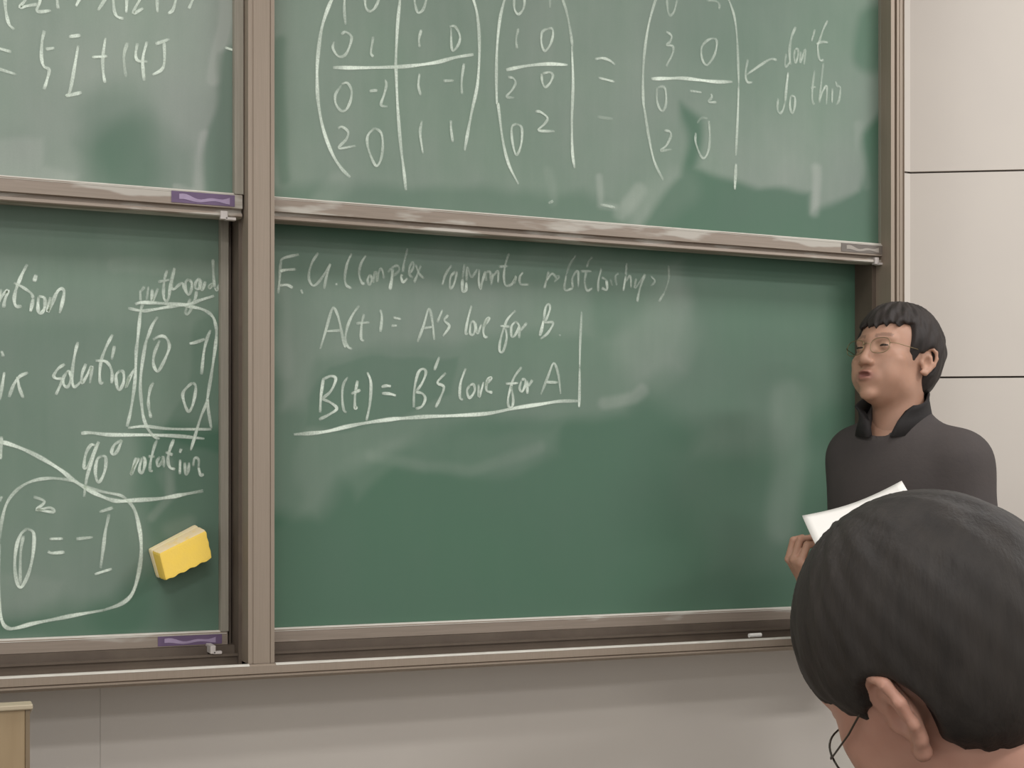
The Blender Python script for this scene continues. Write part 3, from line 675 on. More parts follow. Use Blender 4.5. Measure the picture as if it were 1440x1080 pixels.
c = Chalk(YL).text(400, 490, 7.2, """
395,300 370,480 360,650 ; 395,310 470,280 520,310 470,430 380,510 ; 380,510 470,550 530,610 450,670 350,720 ; @2.6,.6 640,290 595,370 585,500 600,620 630,650 ; 740,325 715,470 715,600 740,590 ; 675,460 770,420 ; 840,240 875,350 865,560 830,730 ; 980,390 1030,378 1080,383 ; 985,455 1060,458 1130,478""", 3.2, .8)
c.text(570, 490, 5.538, """
65,460 70,320 100,190 140,160 160,190 130,270 80,340 ; 80,340 130,350 155,390 130,450 80,470 ; 265,65 225,170 ; 315,190 250,265 300,300 270,390 235,460 ; 470,155 430,270 425,380 450,400 ; 500,290 480,330 500,385 540,330 530,280 500,290 ; 570,280 575,375 610,260 ; 620,290 670,230 640,240 630,320 660,340 680,340
905,145 850,220 825,290 800,390 805,450 830,455 840,400 825,290 ; 780,275 880,270 ; 905,245 890,310 910,335 935,280 930,240 905,245 ; 950,250 950,355 ; 955,300 990,245 ; @2.8,.6 1055,360 1110,220 1155,115 1190,200 1210,355 ; @2.8,.6 1090,262 1190,265""", 3, .74)
c.build('chalk_words', LR, "chalk line B(t) = B's love for A")
c = Chalk(YL).text(400, 490, 7.2, "95,870 250,860 430,840 640,790 850,750 1100,715 1224,706 1450,690 1770,678 2070,657 2330,605 2590,565 2790,535 2975,533", 4.6, .98)
c.text(620, 420, 7.2, "@2.6,.6 1425,130 1410,450 1405,700 ; 1405,700 1402,1000 1398,1100", 3.2, .85)
c.build('chalk_underline', LR, 'thick chalk line under the two equations with an upright end')

# ------------------------------------------------------------------ eraser stuck to the lower left board
def eraser():
    A = [on_plane(223.6, 778.5, YL - .062), on_plane(290, 745.5, YL - .062), on_plane(299, 785, YL - .062), on_plane(233, 817, YL - .062)]  # front face
    y0 = YL - .0015
    f = [np.array(p) for p in A]
    bpx = [(207.5, 772), (274, 737), (284, 776), (219, 812)]
    b = [on_plane(p[0], p[1], y0) for p in bpx]
    t = thing('chalkboard_eraser', tuple((f[3] + b[3]) / 2), 'yellow block eraser stuck at a slant to the lower left chalkboard', 'eraser')
    def slab(u0, u1, name, mat, jag):
        nx, ny, nz = 26, 12, 5; V = []; 
        def P(s, q, d):
            p0 = (f[0] * (1 - s) + f[1] * s) * (1 - q) + (f[3] * (1 - s) + f[2] * s) * q
            p1 = (b[0] * (1 - s) + b[1] * s) * (1 - q) + (b[3] * (1 - s) + b[2] * s) * q
            return p0 * (1 - d) + p1 * d
        ctr = P(.5, .5, (u0 + u1) / 2)
        idx = {}
        for i in range(nx + 1):
            for j in range(ny + 1):
                for k in range(nz + 1):
                    if i in (0, nx) or j in (0, ny) or k in (0, nz):
                        s, q, d = i / nx, j / ny, u0 + (u1 - u0) * k / nz
                        p = P(s, q, d)
                        if j == ny: p = p + UP * .0013 * math.sin(s * 27) * (1 if jag else .4)
                        if i == nx: p = p + CR * .0006 * math.sin(q * 19)
                        ex = min(i, nx - i, j + 0, ny - j); 
                        nn = (i in (0, nx)) + (j in (0, ny)) + (k in (0, nz))
                        if nn >= 2: p = p + (ctr - p) * (.022 if nn == 2 else .04)
                        idx[(i, j, k)] = len(V); V.append(p)
        F = []
        def quad(a, b_, c_, d_): F.append((idx[a], idx[b_], idx[c_], idx[d_]))
        for i in range(nx):
            for j in range(ny):
                for k in (0, nz): quad((i, j, k), (i + 1, j, k), (i + 1, j + 1, k), (i, j + 1, k))
        for i in range(nx):
            for k in range(nz):
                for j in (0, ny): quad((i, j, k), (i + 1, j, k), (i + 1, j, k + 1), (i, j, k + 1))
        for j in range(ny):
            for k in range(nz):
                for i in (0, nx): quad((i, j, k), (i, j + 1, k), (i, j + 1, k + 1), (i, j, k + 1))
        m = MB().add(V, F); m.build(name, mat, t, smooth=False)
    slab(0, .66, 'foam_block', M_yel, True)
    slab(.662, 1.0, 'felt_pad', M_cream, False)
eraser()
# a stub of chalk on the inner ledge, right
p = on_plane(1062, 891.5, .05)
zc = Z(387, 916.5, .06)
cs = thing('chalk_stick', (p[0], .06, zb_top - .0), 'short white chalk stub lying in the channel under the lower right chalkboard', 'chalk')
cx = on_plane(1062, 890, .0)
MB().tube([(cx[0] - .017, .0, zb_top + .006), (cx[0] + .017, .002, zb_top + .006)], .005, 12).build('stub', M_paper, None)
bpy.data.objects.remove(cs)
o = bpy.data.objects['stub']; o.name = 'chalk_stick'
tag(o, 'short white chalk stub lying on the tray under the lower right chalkboard', 'chalk')

# ------------------------------------------------------------------ lectern at the lower left
def lectern():
    dep = 2.1
    p = at_depth(42, 990, dep); zt = p[2]
    rr, ff = np.array([1.0, 0, 0]), np.array([0, 1.0, 0])
    base = np.array([p[0], p[1], 0])
    t = thing('lectern', (base[0], base[1], 0), 'tan laminate lectern at the left edge below the chalkboards', 'lectern')
    def b(a0, a1, d0, d1, z0, z1, name, mat, bev=.002, label=None):
        m = MB()
        v = [tuple(base + rr * a + ff * d + UP * zz) for a in (a0, a1) for d in (d0, d1) for zz in (z0, z1)]
        m.add(v, [(0, 1, 3, 2), (4, 6, 7, 5), (0, 4, 5, 1), (2, 3, 7, 6), (0, 2, 6, 4), (1, 5, 7, 3)])
        return m.build(name, mat, t, label, bevel=bev)
    b(-.62, -.006, 0, .018, .06, zt - .007, 'front_panel', M_wood)
    for a0, a1 in ((-.006, 0), (-.64, -.62)):
        m = MB(); v = [tuple(base + rr * a + ff * d + UP * zz) for a in (a0, a1) for d, zz in ((-.001, 0), (-.001, zt - .007), (.03, zt - .018), (.48, zt - .155), (.48, 0))]
        m.add(v, [(i, (i + 1) % 5, 5 + (i + 1) % 5, 5 + i) for i in range(5)] + [(0, 1, 2, 3, 4), (5, 6, 7, 8, 9)]).build('side_panel', M_wood_d, t)
    b(-.62, -.006, .02, .46, .06, .08, 'shelf', M_wood)
    b(-.62, -.006, .02, .46, .5, .52, 'shelf', M_wood)
    # reading top slopes down towards the board, a lip along its front edge
    m = MB()
    v = []
    for a in (-.645, .004):
        for d, zz in ((-.006, zt), (.03, zt), (.50, zt - .14), (.50, zt - .16), (.03, zt - .018), (-.006, zt - .007)):
            v.append(tuple(base + rr * a + ff * d + UP * zz))
    n = 6
    m.add(v, [(i, (i + 1) % n, n + (i + 1) % n, n + i) for i in range(n)] + [tuple(range(n)), tuple(range(n, 2 * n))])
    m.build('sloping_top', M_wood_e, t, bevel=.0015)
lectern()

# ------------------------------------------------------------------ organic surfaces from distance fields
def surface_net(f, lo, hi, h):
    lo = np.array(lo, float); hi = np.array(hi, float)
    n = np.ceil((hi - lo) / h).astype(int) + 1
    ax = [lo[i] + h * np.arange(n[i]) for i in range(3)]
    G = np.stack(np.meshgrid(*ax, indexing='ij'), -1).astype(np.float32)
    V = f(G.reshape(-1, 3)).reshape(n).astype(np.float32)
    S = V < 0
    c = np.zeros(n - 1, np.int8)
    offs = [(a, b, d) for a in (0, 1) for b in (0, 1) for d in (0, 1)]
    for o in offs: c += S[o[0]:n[0] - 1 + o[0], o[1]:n[1] - 1 + o[1], o[2]:n[2] - 1 + o[2]]
    act = np.argwhere((c > 0) & (c < 8))
    ids = -np.ones(n - 1, int); ids[tuple(act.T)] = np.arange(len(act))
    cv = np.stack([V[act[:, 0] + o[0], act[:, 1] + o[1], act[:, 2] + o[2]] for o in offs], 1)
    acc = np.zeros((len(act), 3)); cnt = np.zeros(len(act))
    for i in range(8):
        for j in range(i + 1, 8):
            if sum(abs(offs[i][k] - offs[j][k]) for k in range(3)) != 1: continue
            m = (cv[:, i] < 0) != (cv[:, j] < 0)
            t = cv[:, i] / (cv[:, i] - cv[:, j] + 1e-20)
            p = np.array(offs[i]) + (np.array(offs[j]) - np.array(offs[i])) * t[:, None]
            acc[m] += p[m]; cnt[m] += 1
    P = lo + (act + acc / cnt[:, None]) * h
    faces = []
    for a in range(3):
        b, d = (a + 1) % 3, (a + 2) % 3
        s0 = [slice(None)] * 3; s1 = [slice(None)] * 3
        s0[a] = slice(0, n[a] - 1); s1[a] = slice(1, n[a])
        A = S[tuple(s0)]; B = S[tuple(s1)]
        E = np.argwhere(A != B)
        E = E[(E[:, b] > 0) & (E[:, d] > 0) & (E[:, b] < n[b] - 1) & (E[:, d] < n[d] - 1)]
        sg = A[tuple(E.T)]
        def cell(db, dd):
            q = E.copy(); q[:, b] += db; q[:, d] += dd; return ids[tuple(q.T)]
        q = np.stack([cell(-1, -1), cell(0, -1), cell(0, 0), cell(-1, 0)], 1)
        q[~sg] = q[~sg][:, ::-1]
        faces.append(q)
    return P, np.vstack(faces)
def smin(a, b, k):
    h = np.clip(.5 + .5 * (b - a) / k, 0, 1); return b + (a - b) * h - k * h * (1 - h)
def smax(a, b, k): return -smin(-a, -b, k)
def ell(p, c, r, M=None):
    q = p - np.array(c, np.float32)
    if M is not None: q = q @ np.asarray(M, np.float32)      # columns of M are the ellipsoid's axes
    r = np.array(r, np.float32)
    k0 = np.sqrt(((q / r) ** 2).sum(1)); k1 = np.sqrt(((q / r ** 2) ** 2).sum(1)) + 1e-9
    return k0 * (k0 - 1) / k1
def rcone(p, a, b, r1, r2):
    a = np.array(a, np.float32); b = np.array(b, np.float32); ba = b - a
    h = np.clip(((p - a) @ ba) / (ba @ ba + 1e-12), 0, 1)
    return np.linalg.norm(p - a - h[:, None] * ba, axis=1) - (r1 + (r2 - r1) * h)
def chain(p, pts, rs, k=0):
    d = None
    for i in range(len(pts) - 1):
        e = rcone(p, pts[i], pts[i + 1], rs[i], rs[i + 1])
        d = e if d is None else (np.minimum(d, e) if not k else smin(d, e, k))
    return d
def rot(axis, a):
    c, s = math.cos(a), math.sin(a)
    return np.array({'x': [[1, 0, 0], [0, c, -s], [0, s, c]], 'y': [[c, 0, s], [0, 1, 0], [-s, 0, c]], 'z': [[c, -s, 0], [s, c, 0], [0, 0, 1]]}[axis])

# head frame: x = person's right, y = forward, z = up, origin midway between the ears
def ear_sdf(p, sx, es=1.0):
    """one ear, detailed: rim, fold, bowl, lobe"""
    q = p.copy(); q[:, 0] *= sx                 # work on the right ear (x > 0)
    q = (q - np.array([.072, -.012, 0], np.float32)) / es + np.array([.072, -.012, 0], np.float32)
    def E(u, v, o): return (.074 + o + (-u) * .30, -.012 + u, v)   # u back-to-front, v up, o outwards; the ear flares out at the back
    rim = [E(.012, .006, .002), E(.013, .018, .004), E(.006, .029, .006), E(-.006, .031, .008), E(-.016, .024, .010), E(-.019, .010, .010), E(-.016, -.006, .008), E(-.009, -.018, .005), E(-.001, -.027, .003), E(.007, -.026, .001)]
    d = chain(q, rim, [.003, .0036, .004, .004, .004, .0038, .0036, .004, .0055, .004], .003)
    anti = [E(.002, .016, .003), E(-.008, .012, .005), E(-.010, .0, .005), E(-.005, -.012, .004)]
    d = smin(d, chain(q, anti, [.003, .0032, .0032, .003], .002), .003)
    plate = ell(q, E(-.002, .003, .001), (.0045, .017, .027), rot('z', R(17)))
    d = smin(d, plate, .004)
    d = smin(d, rcone(q, E(.011, -.004, .001), E(.008, -.008, .004), .004, .003), .004)     # tragus
    d = smin(d, rcone(q, E(-.004, .004, -.012), E(-.004, .0, -.004), .014, .012), .006)     # root
    bowl = ell(q, E(.001, -.002, .008), (.009, .0085, .012), rot('z', R(17)))
    return smax(d, -bowl, .003) * es
def head_sdf(p, mouth=0.0, jaw=1.0, neck=True, es=1.0):
    ax = p.copy(); ax[:, 0] = np.abs(ax[:, 0])
    d = ell(p, (0, -.006, .036), (.0755, .097, .088))
    d = smin(d, ell(p, (0, .032, -.022), (.061 * jaw, .062, .084)), .025)
    d = smin(d, ell(p, (0, .042, -.068), (.047 * jaw, .044, .034)), .02)
    d = smin(d, ell(ax, (.043 * jaw, .006, -.052), (.017, .034, .026)), .02)                # jaw corner
    d = smin(d, ell(p, (0, .079, -.094), (.019, .014, .014)), .014)
    d = smin(d, ell(ax, (.042, .058, -.013), (.024, .02, .017)), .016)
    d = smin(d, ell(ax, (.036, .056, -.043), (.026 * jaw, .026, .030)), .02)
    d = smin(d, rcone(ax, (.0, .087, .030), (.040, .074, .031), .0105, .009), .012)
    d = smax(d, -ell(ax, (.031, .097, .012), (.017, .013, .0105)), .011)
    d = smin(d, ell(ax, (.031, .0765, .012), (.014, .0125, .0105)), .004)
    d = smin(d, rcone(p, (0, .087, .020), (0, .106, -.022), .0072, .0105), .009)
    d = smin(d, ell(p, (0, .106, -.025), (.011, .010, .009)), .004)
    d = smin(d, ell(ax, (.0125, .0985, -.028), (.0075, .009, .0072)), .004)
    d = smin(d, ell(p, (0, .083, -.058), (.030, .016, .020)), .012)
    d = smin(d, ell(p, (0, .0955 + mouth * .004, -.0515), (.021 - mouth * .004, .0075, .0055)), .004)
    d = smin(d, ell(p, (0, .094 + mouth * .004, -.0635), (.018 - mouth * .003, .0078, .0062)), .004)
    d = smax(d, -ell(p, (0, .103, -.0572), (.016, .010, .0014 + mouth * .0035)), .0025)
    d = smin(d, np.minimum(ear_sdf(p, 1, es), ear_sdf(p, -1, es)), .004)
    if neck:
        d = smin(d, rcone(p, (0, -.022, -.03), (0, -.05, -.16), .055, .058), .022)
    return d
def lip_attr(P):
    a = np.exp(-(((P[:, 0]) / .02) ** 2 + ((P[:, 2] + .0575) / .0105) ** 2)) * (P[:, 1] > .084)
    return np.clip(a * 1.5, 0, 1) * .8
def brow_attr(P):
    x = np.abs(P[:, 0]); zc_ = .034 + .004 * np.sin((x - .012) / .03 * 2.2)
    a = (np.abs(P[:, 2] - zc_) < .0042) & (x > .012) & (x < .048) & (P[:, 1] > .05)
    return a * .4
def frame_from(origin, yaw_left, pitch_up, away, roll=0):
    """head frame in the camera-aligned frame (x right, y away, z up): rows are right, forward, up"""
    s = 1 if away else -1
    f = np.array([-math.sin(yaw_left) * math.cos(pitch_up), s * math.cos(yaw_left) * math.cos(pitch_up), math.sin(pitch_up)])
    r = np.cross(f, UP); r /= np.linalg.norm(r); u = np.cross(r, f)
    if roll: r, u = r * math.cos(roll) + u * math.sin(roll), u * math.cos(roll) - r * math.sin(roll)
    return np.array(origin, float), np.stack([r, f, u])
def cam2world(P): return P[:, :1] * CR + P[:, 1:2] * CF + P[:, 2:3] * UP     # directions only
def head_to_world(P, fr_, org_world):
    return org_world + cam2world(P @ fr_[1])

def hair_sdf(p, thick, fringe_z, nape_z, temple_y, burn_z, seed, part=0.0, es=1.0, amp=1.0, crown=0.0, burn_w=.014, back=0.0, side_up=0.0):
    """hair as one shaped mass over the skull"""
    x, y, z_ = p[:, 0], p[:, 1], p[:, 2]
    an = np.arctan2(x, y)
    tuft = .0009 * np.sin(an * 17 + seed + z_ * 40) + .0007 * np.sin(an * 31 + 2 * seed - z_ * 60) + .0006 * np.sin(z_ * 110 + an * 15)
    tuft = tuft * amp
    d = ell(p, (0, -.010 - back, .040), (.0755 + thick * .95, .097 + thick, .088 + thick + crown)) + tuft * .8
    d = smin(d, ell(p, (0, -.045, -.01), (.064 + thick * .4, .05 + thick * .5, .062)), .03) 
    jag = .0035 * np.sin(x * 330 + seed) + .003 * np.sin(x * 610 + 2.1 * seed) + .003 * np.sin(x * 120 + 3 * seed)
    ax = np.abs(x)
    d = d + (thick * .62) * smooth01((.045 - z_) / .06) * smooth01((y + .045) / .03)      # lies close to the head at temples and ears
    # face opening: below the fringe, in front of the temple line
    line_z = fringe_z + jag + part * np.maximum(0, ax - .03) 
    face = smax(z_ - line_z, temple_y + .25 * np.maximum(0, burn_z - z_) - y, .004)
    side = smax(z_ - (.012 + .002 * np.sin(y * 200)), np.maximum(-.028 - y, y - .5), .004)      # round the ear
    side = smax(side, burn_z * 0 + (y - temple_y - .02) * 0 - (ax - .035), .004)
    burn = np.maximum(np.maximum(temple_y - burn_w - y, y - temple_y - .004), np.maximum(burn_z - z_, z_ - .02))  # sideburn kept
    side = np.maximum(side, -burn)
    low = z_ - (nape_z + .0016 * np.sin(an * 31 + seed) + .0012 * np.sin(an * 67) + .25 * np.maximum(0, y + .05) + side_up * np.maximum(0, ax - .036))
    d = smax(d, -face, .006); d = smax(d, -side, .005); d = smax(d, -low, .006)
    pa = p.copy(); pa[:, 0] = ax
    hole = ell(pa, (.098, -.017, -.004), (.034, .028 * es, .036 * es))
    d = smax(d, -hole, .005)
    inner = ell(p, (0, -.006, .036), (.0725, .094, .085))
    return d, inner
def make_hair(name, fr_, orgw, parent, mat, **kw):
    def f(p):
        d, inner = hair_sdf(p, **kw); return np.maximum(d, -(inner + .006))
    P, F = surface_net(f, (-.125, -.15, -.13), (.125, .13, .165), .0034)
    return mesh_obj(name, head_to_world(P, fr_, orgw), F, mat, parent, True)

# ------------------------------------------------------------------ hands
def hand_mesh(curl, spread, thumb_in):
    """right hand: x towards the fingertips from the wrist, y towards the thumb, z out of the back of the hand"""
    fin = []
    for k, (yy, base_x, lens) in enumerate(((.026, .088, (.042, .025, .020)), (.008, .092, (.046, .029, .022)), (-.010, .088, (.042, .027, .021)), (-.027, .080, (.033, .020, .018)))):
        a = 0; p0 = np.array([base_x, yy, 0.0]); pts = [np.array([base_x - .02, yy * .95, -.002]), p0]
        for j, l in enumerate(lens):
            a += curl[k] * (1.0, 1.15, .7)[j]
            d = np.array([math.cos(a), spread * (1.5 - k) * .12 * math.cos(a), -math.sin(a)])
            p0 = p0 + d * l; pts.append(p0)
        fin.append((pts, [.0095, .0088, .0082, .0074, .0064] if k < 3 else [.0085, .0078, .0072, .0066, .0056]))
    th = [np.array([.022, .024, -.006]), np.array([.046, .043, -.014]), np.array([.068, .050 - thumb_in * .014, -.024 - thumb_in * .008]), np.array([.088, .046 - thumb_in * .024, -.030 - thumb_in * .012])]
    def f(p):
        d = ell(p, (.055, 0, -.002), (.046, .040, .0155))
        d = smin(d, ell(p, (.035, .020, -.009), (.030, .018, .015)), .012)
        d = smin(d, rcone(p, (-.04, 0, 0), (.02, 0, 0), .0255, .026), .016)
        for pts, rs in fin: d = smin(d, chain(p, pts, rs, .002), .004)
        d = smin(d, chain(p, th, [.014, .0115, .0098, .0078], .003), .006)
        return d
    return surface_net(f, (-.06, -.065, -.125), (.23, .09, .05), .0026)

# ------------------------------------------------------------------ the lecturer
LD = 3.2
LG = CAM + CR * (560 / FPX * LD) + CF * LD; LG[2] = 0
def LJ(px, py, Y):
    return np.array([(px - 720) / FPX * (LD + Y) - 560 / FPX * LD, Y, 1.2 + (HOR - py) / FPX * (LD + Y)])
def LW(P): return LG + cam2world(np.asarray(P, float))
def person_lecturer():
    a = R(38)
    fw = np.array([-math.sin(a), -math.cos(a), 0]); rt = np.array([fw[1], -fw[0], 0])
    B = np.stack([rt, fw, UP], 1)                     # columns: body axes in the camera-aligned frame
    shR, shL = LJ(1207, 643, .085), LJ(1349, 652, -.085)
    nb = LJ(1264, 588, .02); chest = (shR + shL) / 2 + np.array([0, 0, -.10]); chest = chest + fw * .01
    pel = np.array([.055, .02, .88]); wai = (chest + pel) / 2
    elR, wrR = LJ(1199, 800, .07), LJ(1150, 836, -.13)
    elL, wrL = LJ(1382, 806, -.13), LJ(1300, 836, -.27)
    hipR, hipL = pel + rt * .085 + UP * -.04, pel - rt * .085 + UP * -.04
    anR, anL = np.array([*(rt * .10)[:2], .09]) + np.array([.07, .04, 0]), np.array([*(-rt * .10)[:2], .09]) + np.array([.07, .0, 0])
    knR, knL = (hipR + anR) / 2 + fw * .03, (hipL + anL) / 2 + fw * .03
    def torso(p, g):
        d = ell(p, chest, (.168 + g, .112 + g, .19 + g), B)
        d = smin(d, ell(p, wai, (.145 + g, .105 + g, .20 + g), B), .08)
        d = smin(d, ell(p, pel, (.155 + g, .108 + g, .13 + g), B), .08)
        d = smin(d, rcone(p, shR, shL, .062 + g, .062 + g), .06)
        d = smin(d, rcone(p, nb + UP * -.05, nb + UP * .03, .075 + g * .6, .058 + g * .4), .05)
        return d
    def arms(p, g):
        d = smin(rcone(p, shR, elR, .054 + g, .042 + g), rcone(p, elR, wrR, .042 + g, .029 + g), .02)
        e = smin(rcone(p, shL, elL, .056 + g, .043 + g), rcone(p, elL, wrL, .043 + g, .029 + g), .02)
        return d, e
    def legs(p, g):
        d = chain(p, [hipR, knR, anR], [.085 + g, .06 + g, .045 + g], .03); e = chain(p, [hipL, knL, anL], [.085 + g, .06 + g, .045 + g], .03)
        return smin(smin(d, e, .015), ell(p, pel + UP * -.03, (.150 + g, .105 + g, .11 + g), B), .05)
    # head
    hd = frame_from((0, 0, 0), R(51), R(14), False, R(-2))
    ho = LJ(1257, 511, .0)
    orgw = LG + cam2world(ho[None])[0]
    Ph, Fh = surface_net(lambda p: head_sdf(p, 1.25, .92), (-.1, -.125, -.19), (.1, .135, .14), .0031)
    Wh = head_to_world(Ph, hd, orgw)
    # body under the clothes
    def body(p):
        t_ = torso(p, -.014); d, e = arms(p, -.012); l = legs(p, -.012)
        foot = np.minimum(rcone(p, anR + UP * -.045, anR + fw * .13 + UP * -.06, .035, .026), rcone(p, anL + UP * -.045, anL + fw * .13 + UP * -.06, .035, .026))
        return smin(smin(smin(t_, smin(d, e, .001), .03), l, .03), foot, .02)
    Pb, Fb = surface_net(body, (-.45, -.5, -.02), (.4, .35, 1.42), .0115)
    # hands
    hands = []
    for wr, dir_, back, right in ((wrR, LJ(1117, 784, -.19) - wrR, None, True), (wrL, np.array([-.6, -.45, .45]), None, False)):
        xd = dir_ / np.linalg.norm(dir_)
        bk = np.array([-.8, -.5, -.1]) if right else np.array([.3, -.75, -.5])           # back of the hand looks out and down, the palm holds the sheet
        zd = bk - xd * (bk @ xd); zd /= np.linalg.norm(zd); yd = np.cross(zd, xd)
        Pm, Fm = hand_mesh((1.0, 1.05, 1.1, 1.15), .5, .9)
        if not right: Pm = Pm * np.array([1, -1, 1]); Fm = Fm[:, ::-1]
        Ml = np.stack([xd, yd, zd])
        hands.append((wr + xd * .02 + Pm @ Ml * .98, Fm))
    Vs = [Wh, LW(Pb)]; Fs = [Fh, Fb + len(Wh)]; n = len(Wh) + len(Pb)
    lip = [lip_attr(Ph), np.zeros(len(Pb))]; brow = [brow_attr(Ph), np.zeros(len(Pb))]
    for P, F in hands:
        Vs.append(LW(P)); Fs.append(F + n); n += len(P); lip.append(np.zeros(len(P))); brow.append(np.zeros(len(P)))
    pers = mesh_obj('person', np.vstack(Vs), np.vstack(Fs), M_skin_a, None, True, None, tuple(LG), {'lip': np.concatenate(lip), 'brow': np.concatenate(brow)})
    tag(pers, 'standing person in a charcoal sweater and glasses holding white paper by the chalkboard', 'person')
    make_hair('hair', hd, orgw, pers, M_hair_a, thick=.017, fringe_z=.060, nape_z=-.075, temple_y=.038, burn_z=-.010, seed=1.7, part=.4, amp=2.0, back=.007, burn_w=.022)
    # eyes
    for s in (-1, 1):
        c_ = np.array([s * .031, .0797, .0125]); m = MB()
        v = []; f = []
        P, F = surface_net(lambda p: ell(p, c_, (.0125, .0108, .0042)), c_ - .016, c_ + .016, .0016)
        mesh_obj('eye', head_to_world(P, hd, orgw), F, M_eye, pers, True, 'dark eye')
    # sweater
    def knit(p):
        t_ = torso(p, .004); d, e = arms(p, .008)
        s_ = smin(smin(t_, d, .035), e, .035)
        s_ = s_ + .004 * np.sin(p[:, 2] * 46 + p[:, 0] * 30) * np.clip((1.25 - p[:, 2]) * 3, 0, 1) * .6
        nk = (nb + UP * .012 + fw * .0)
        hole = rcone(p, nb + UP * -.03 + fw * .055, nb + UP * .12 + fw * .075, .040, .062)
        hole = smin(hole, rcone(p, nb + UP * .0, nb + UP * .12, .054, .056), .02)
        s_ = smax(s_, -hole, .008)
        s_ = smax(s_, .80 - p[:, 2], .01)
        for wr, el_ in ((wrR, elR), (wrL, elL)):
            ax_ = (wr - el_) / np.linalg.norm(wr - el_)
            far = np.linalg.norm(p - wr, axis=1) - .07
            s_ = np.maximum(s_, np.where(far < 0, (p - wr) @ ax_ + .012, -1))
        return s_
    P, F = surface_net(knit, (-.46, -.5, .74), (.42, .36, 1.46), .0075)
    mesh_obj('sweater', LW(P), F, M_sweater, pers, True)
    # stand-up collar, open at the throat
    m = MB(); n = 40
    V = []
    for i in range(n + 1):
        t_ = -1 + 2 * i / n                    # 0 at the nape
        fr_ = smooth01((abs(t_) - .5) / .5)
        for j, (hh, rr_) in enumerate(((-.040, .076), (.0, .066), (.026, .064), (.044, .067), (.046, .071), (.026, .0715), (.0, .076), (-.045, .088))):
            an = t_ * R((166, 156, 144, 134, 134, 144, 156, 166)[j]); dirv = -fw * math.cos(an) + rt * math.sin(an)
            r_ = rr_ + (.012, .012, .014, .022, .024, .018, .014, .012)[j] * fr_
            h_ = hh - (.012, .022, .026, .032, .034, .028, .024, .012)[j] * fr_
            V.append(nb + dirv * r_ + UP * (h_ + .012) + fw * .012)
    k = 8
    Fc = [(i * k + j, (i + 1) * k + j, (i + 1) * k + (j + 1) % k, i * k + (j + 1) % k) for i in range(n) for j in range(k)] + [tuple(range(k)), tuple(range(n * k, n * k + k))]
    m.add(LW(np.array(V)), Fc); m.build('collar', M_collar, pers, 'darker stand-up collar open at the throat', smooth=True)
    # trousers and shoes
    P, F = surface_net(lambda p: smax(smax(legs(p, .008), p[:, 2] - .92, .01), .055 - p[:, 2], .005), (-.3, -.3, .03), (.32, .32, 1.0), .011)
    mesh_obj('trousers', LW(P), F, M_trouser, pers, True)
    for an in (anR, anL):
        def shoe(p):
            d = rcone(p, an + UP * -.045 - fw * .045, an + fw * .15 + UP * -.052, .045, .038)
            d = smin(d, rcone(p, an + UP * -.03, an + UP * .0, .045, .048), .02)
            return smax(d, .002 - p[:, 2], .004)
        P, F = surface_net(shoe, an + np.array([-.28, -.28, -.1]), an + np.array([.28, .28, .07]), .008)
        mesh_obj('shoe', LW(P), F, M_shoe, pers, True)
    # glasses
    gl = thing('glasses', (0, 0, 0), None, None); gl.parent = pers; gl.location = (0, 0, 0)
    def hw(pts): return head_to_world(np.array(pts, float), hd, orgw)
    spectacles(gl, hw, M_metal, .0008, drop=.0, tilt=.0)
    return pers, hd, orgw
def spectacles(gl, hw, metal, r, drop=0.0, tilt=0.0, fwd=.0):
    for s in (-1, 1):
        ring = []
        for k in range(33):
            an = 2 * math.pi * k / 32
            ca, sa = math.cos(an), math.sin(an)
            px_ = math.copysign(abs(ca) ** .75, ca) * .0235; pz_ = math.copysign(abs(sa) ** .75, sa) * .0175
            ring.append((s * (.033 + px_), .103 + fwd - abs(.033 + px_) * .10 - tilt * (pz_), .008 - drop + pz_))
        W = hw(ring)
        MB().tube([tuple(q) for q in W], r, 6).build('rim', metal, gl, smooth=True)
        inner = hw([(s * .033, .1027 + fwd - .0033, .008 - drop)])[0]
        nrm_ = hw([(s * .033, .1047 + fwd - .0033, .008 - drop)])[0] - inner
        v = [inner - nrm_ * .3, inner + nrm_ * .3]; n0 = 32; 
        VV = [tuple(p - nrm_ * .25) for p in W[:32]] + [tuple(p + nrm_ * .25) for p in W[:32]]
        FF = [tuple(range(32)), tuple(range(32, 64))[::-1]] + [(i, (i + 1) % 32, 32 + (i + 1) % 32, 32 + i) for i in range(32)]
        MB().add(VV, FF).build('lens', M_glass, gl)
        MB().tube([tuple(q) for q in hw([(s * .0565, .098 + fwd, .012 - drop), (s * .067, .088 + fwd * .7, .013 - drop), (s * .0775, .045, .0145 - drop * .5), (s * .077, .010, .019), (s * .0745, -.008, .018), (s * .072, -.02, .004)])], r, 6).build('temple_arm', metal, gl, smooth=True)
    MB().tube([tuple(q) for q in hw([(-.0105, .1025 + fwd, .012 - drop), (0, .1065 + fwd, .0145 - drop), (.0105, .1025 + fwd, .012 - drop)])], r, 6).build('bridge', metal, gl, smooth=True)
lect, lect_hd, lect_org = person_lecturer()

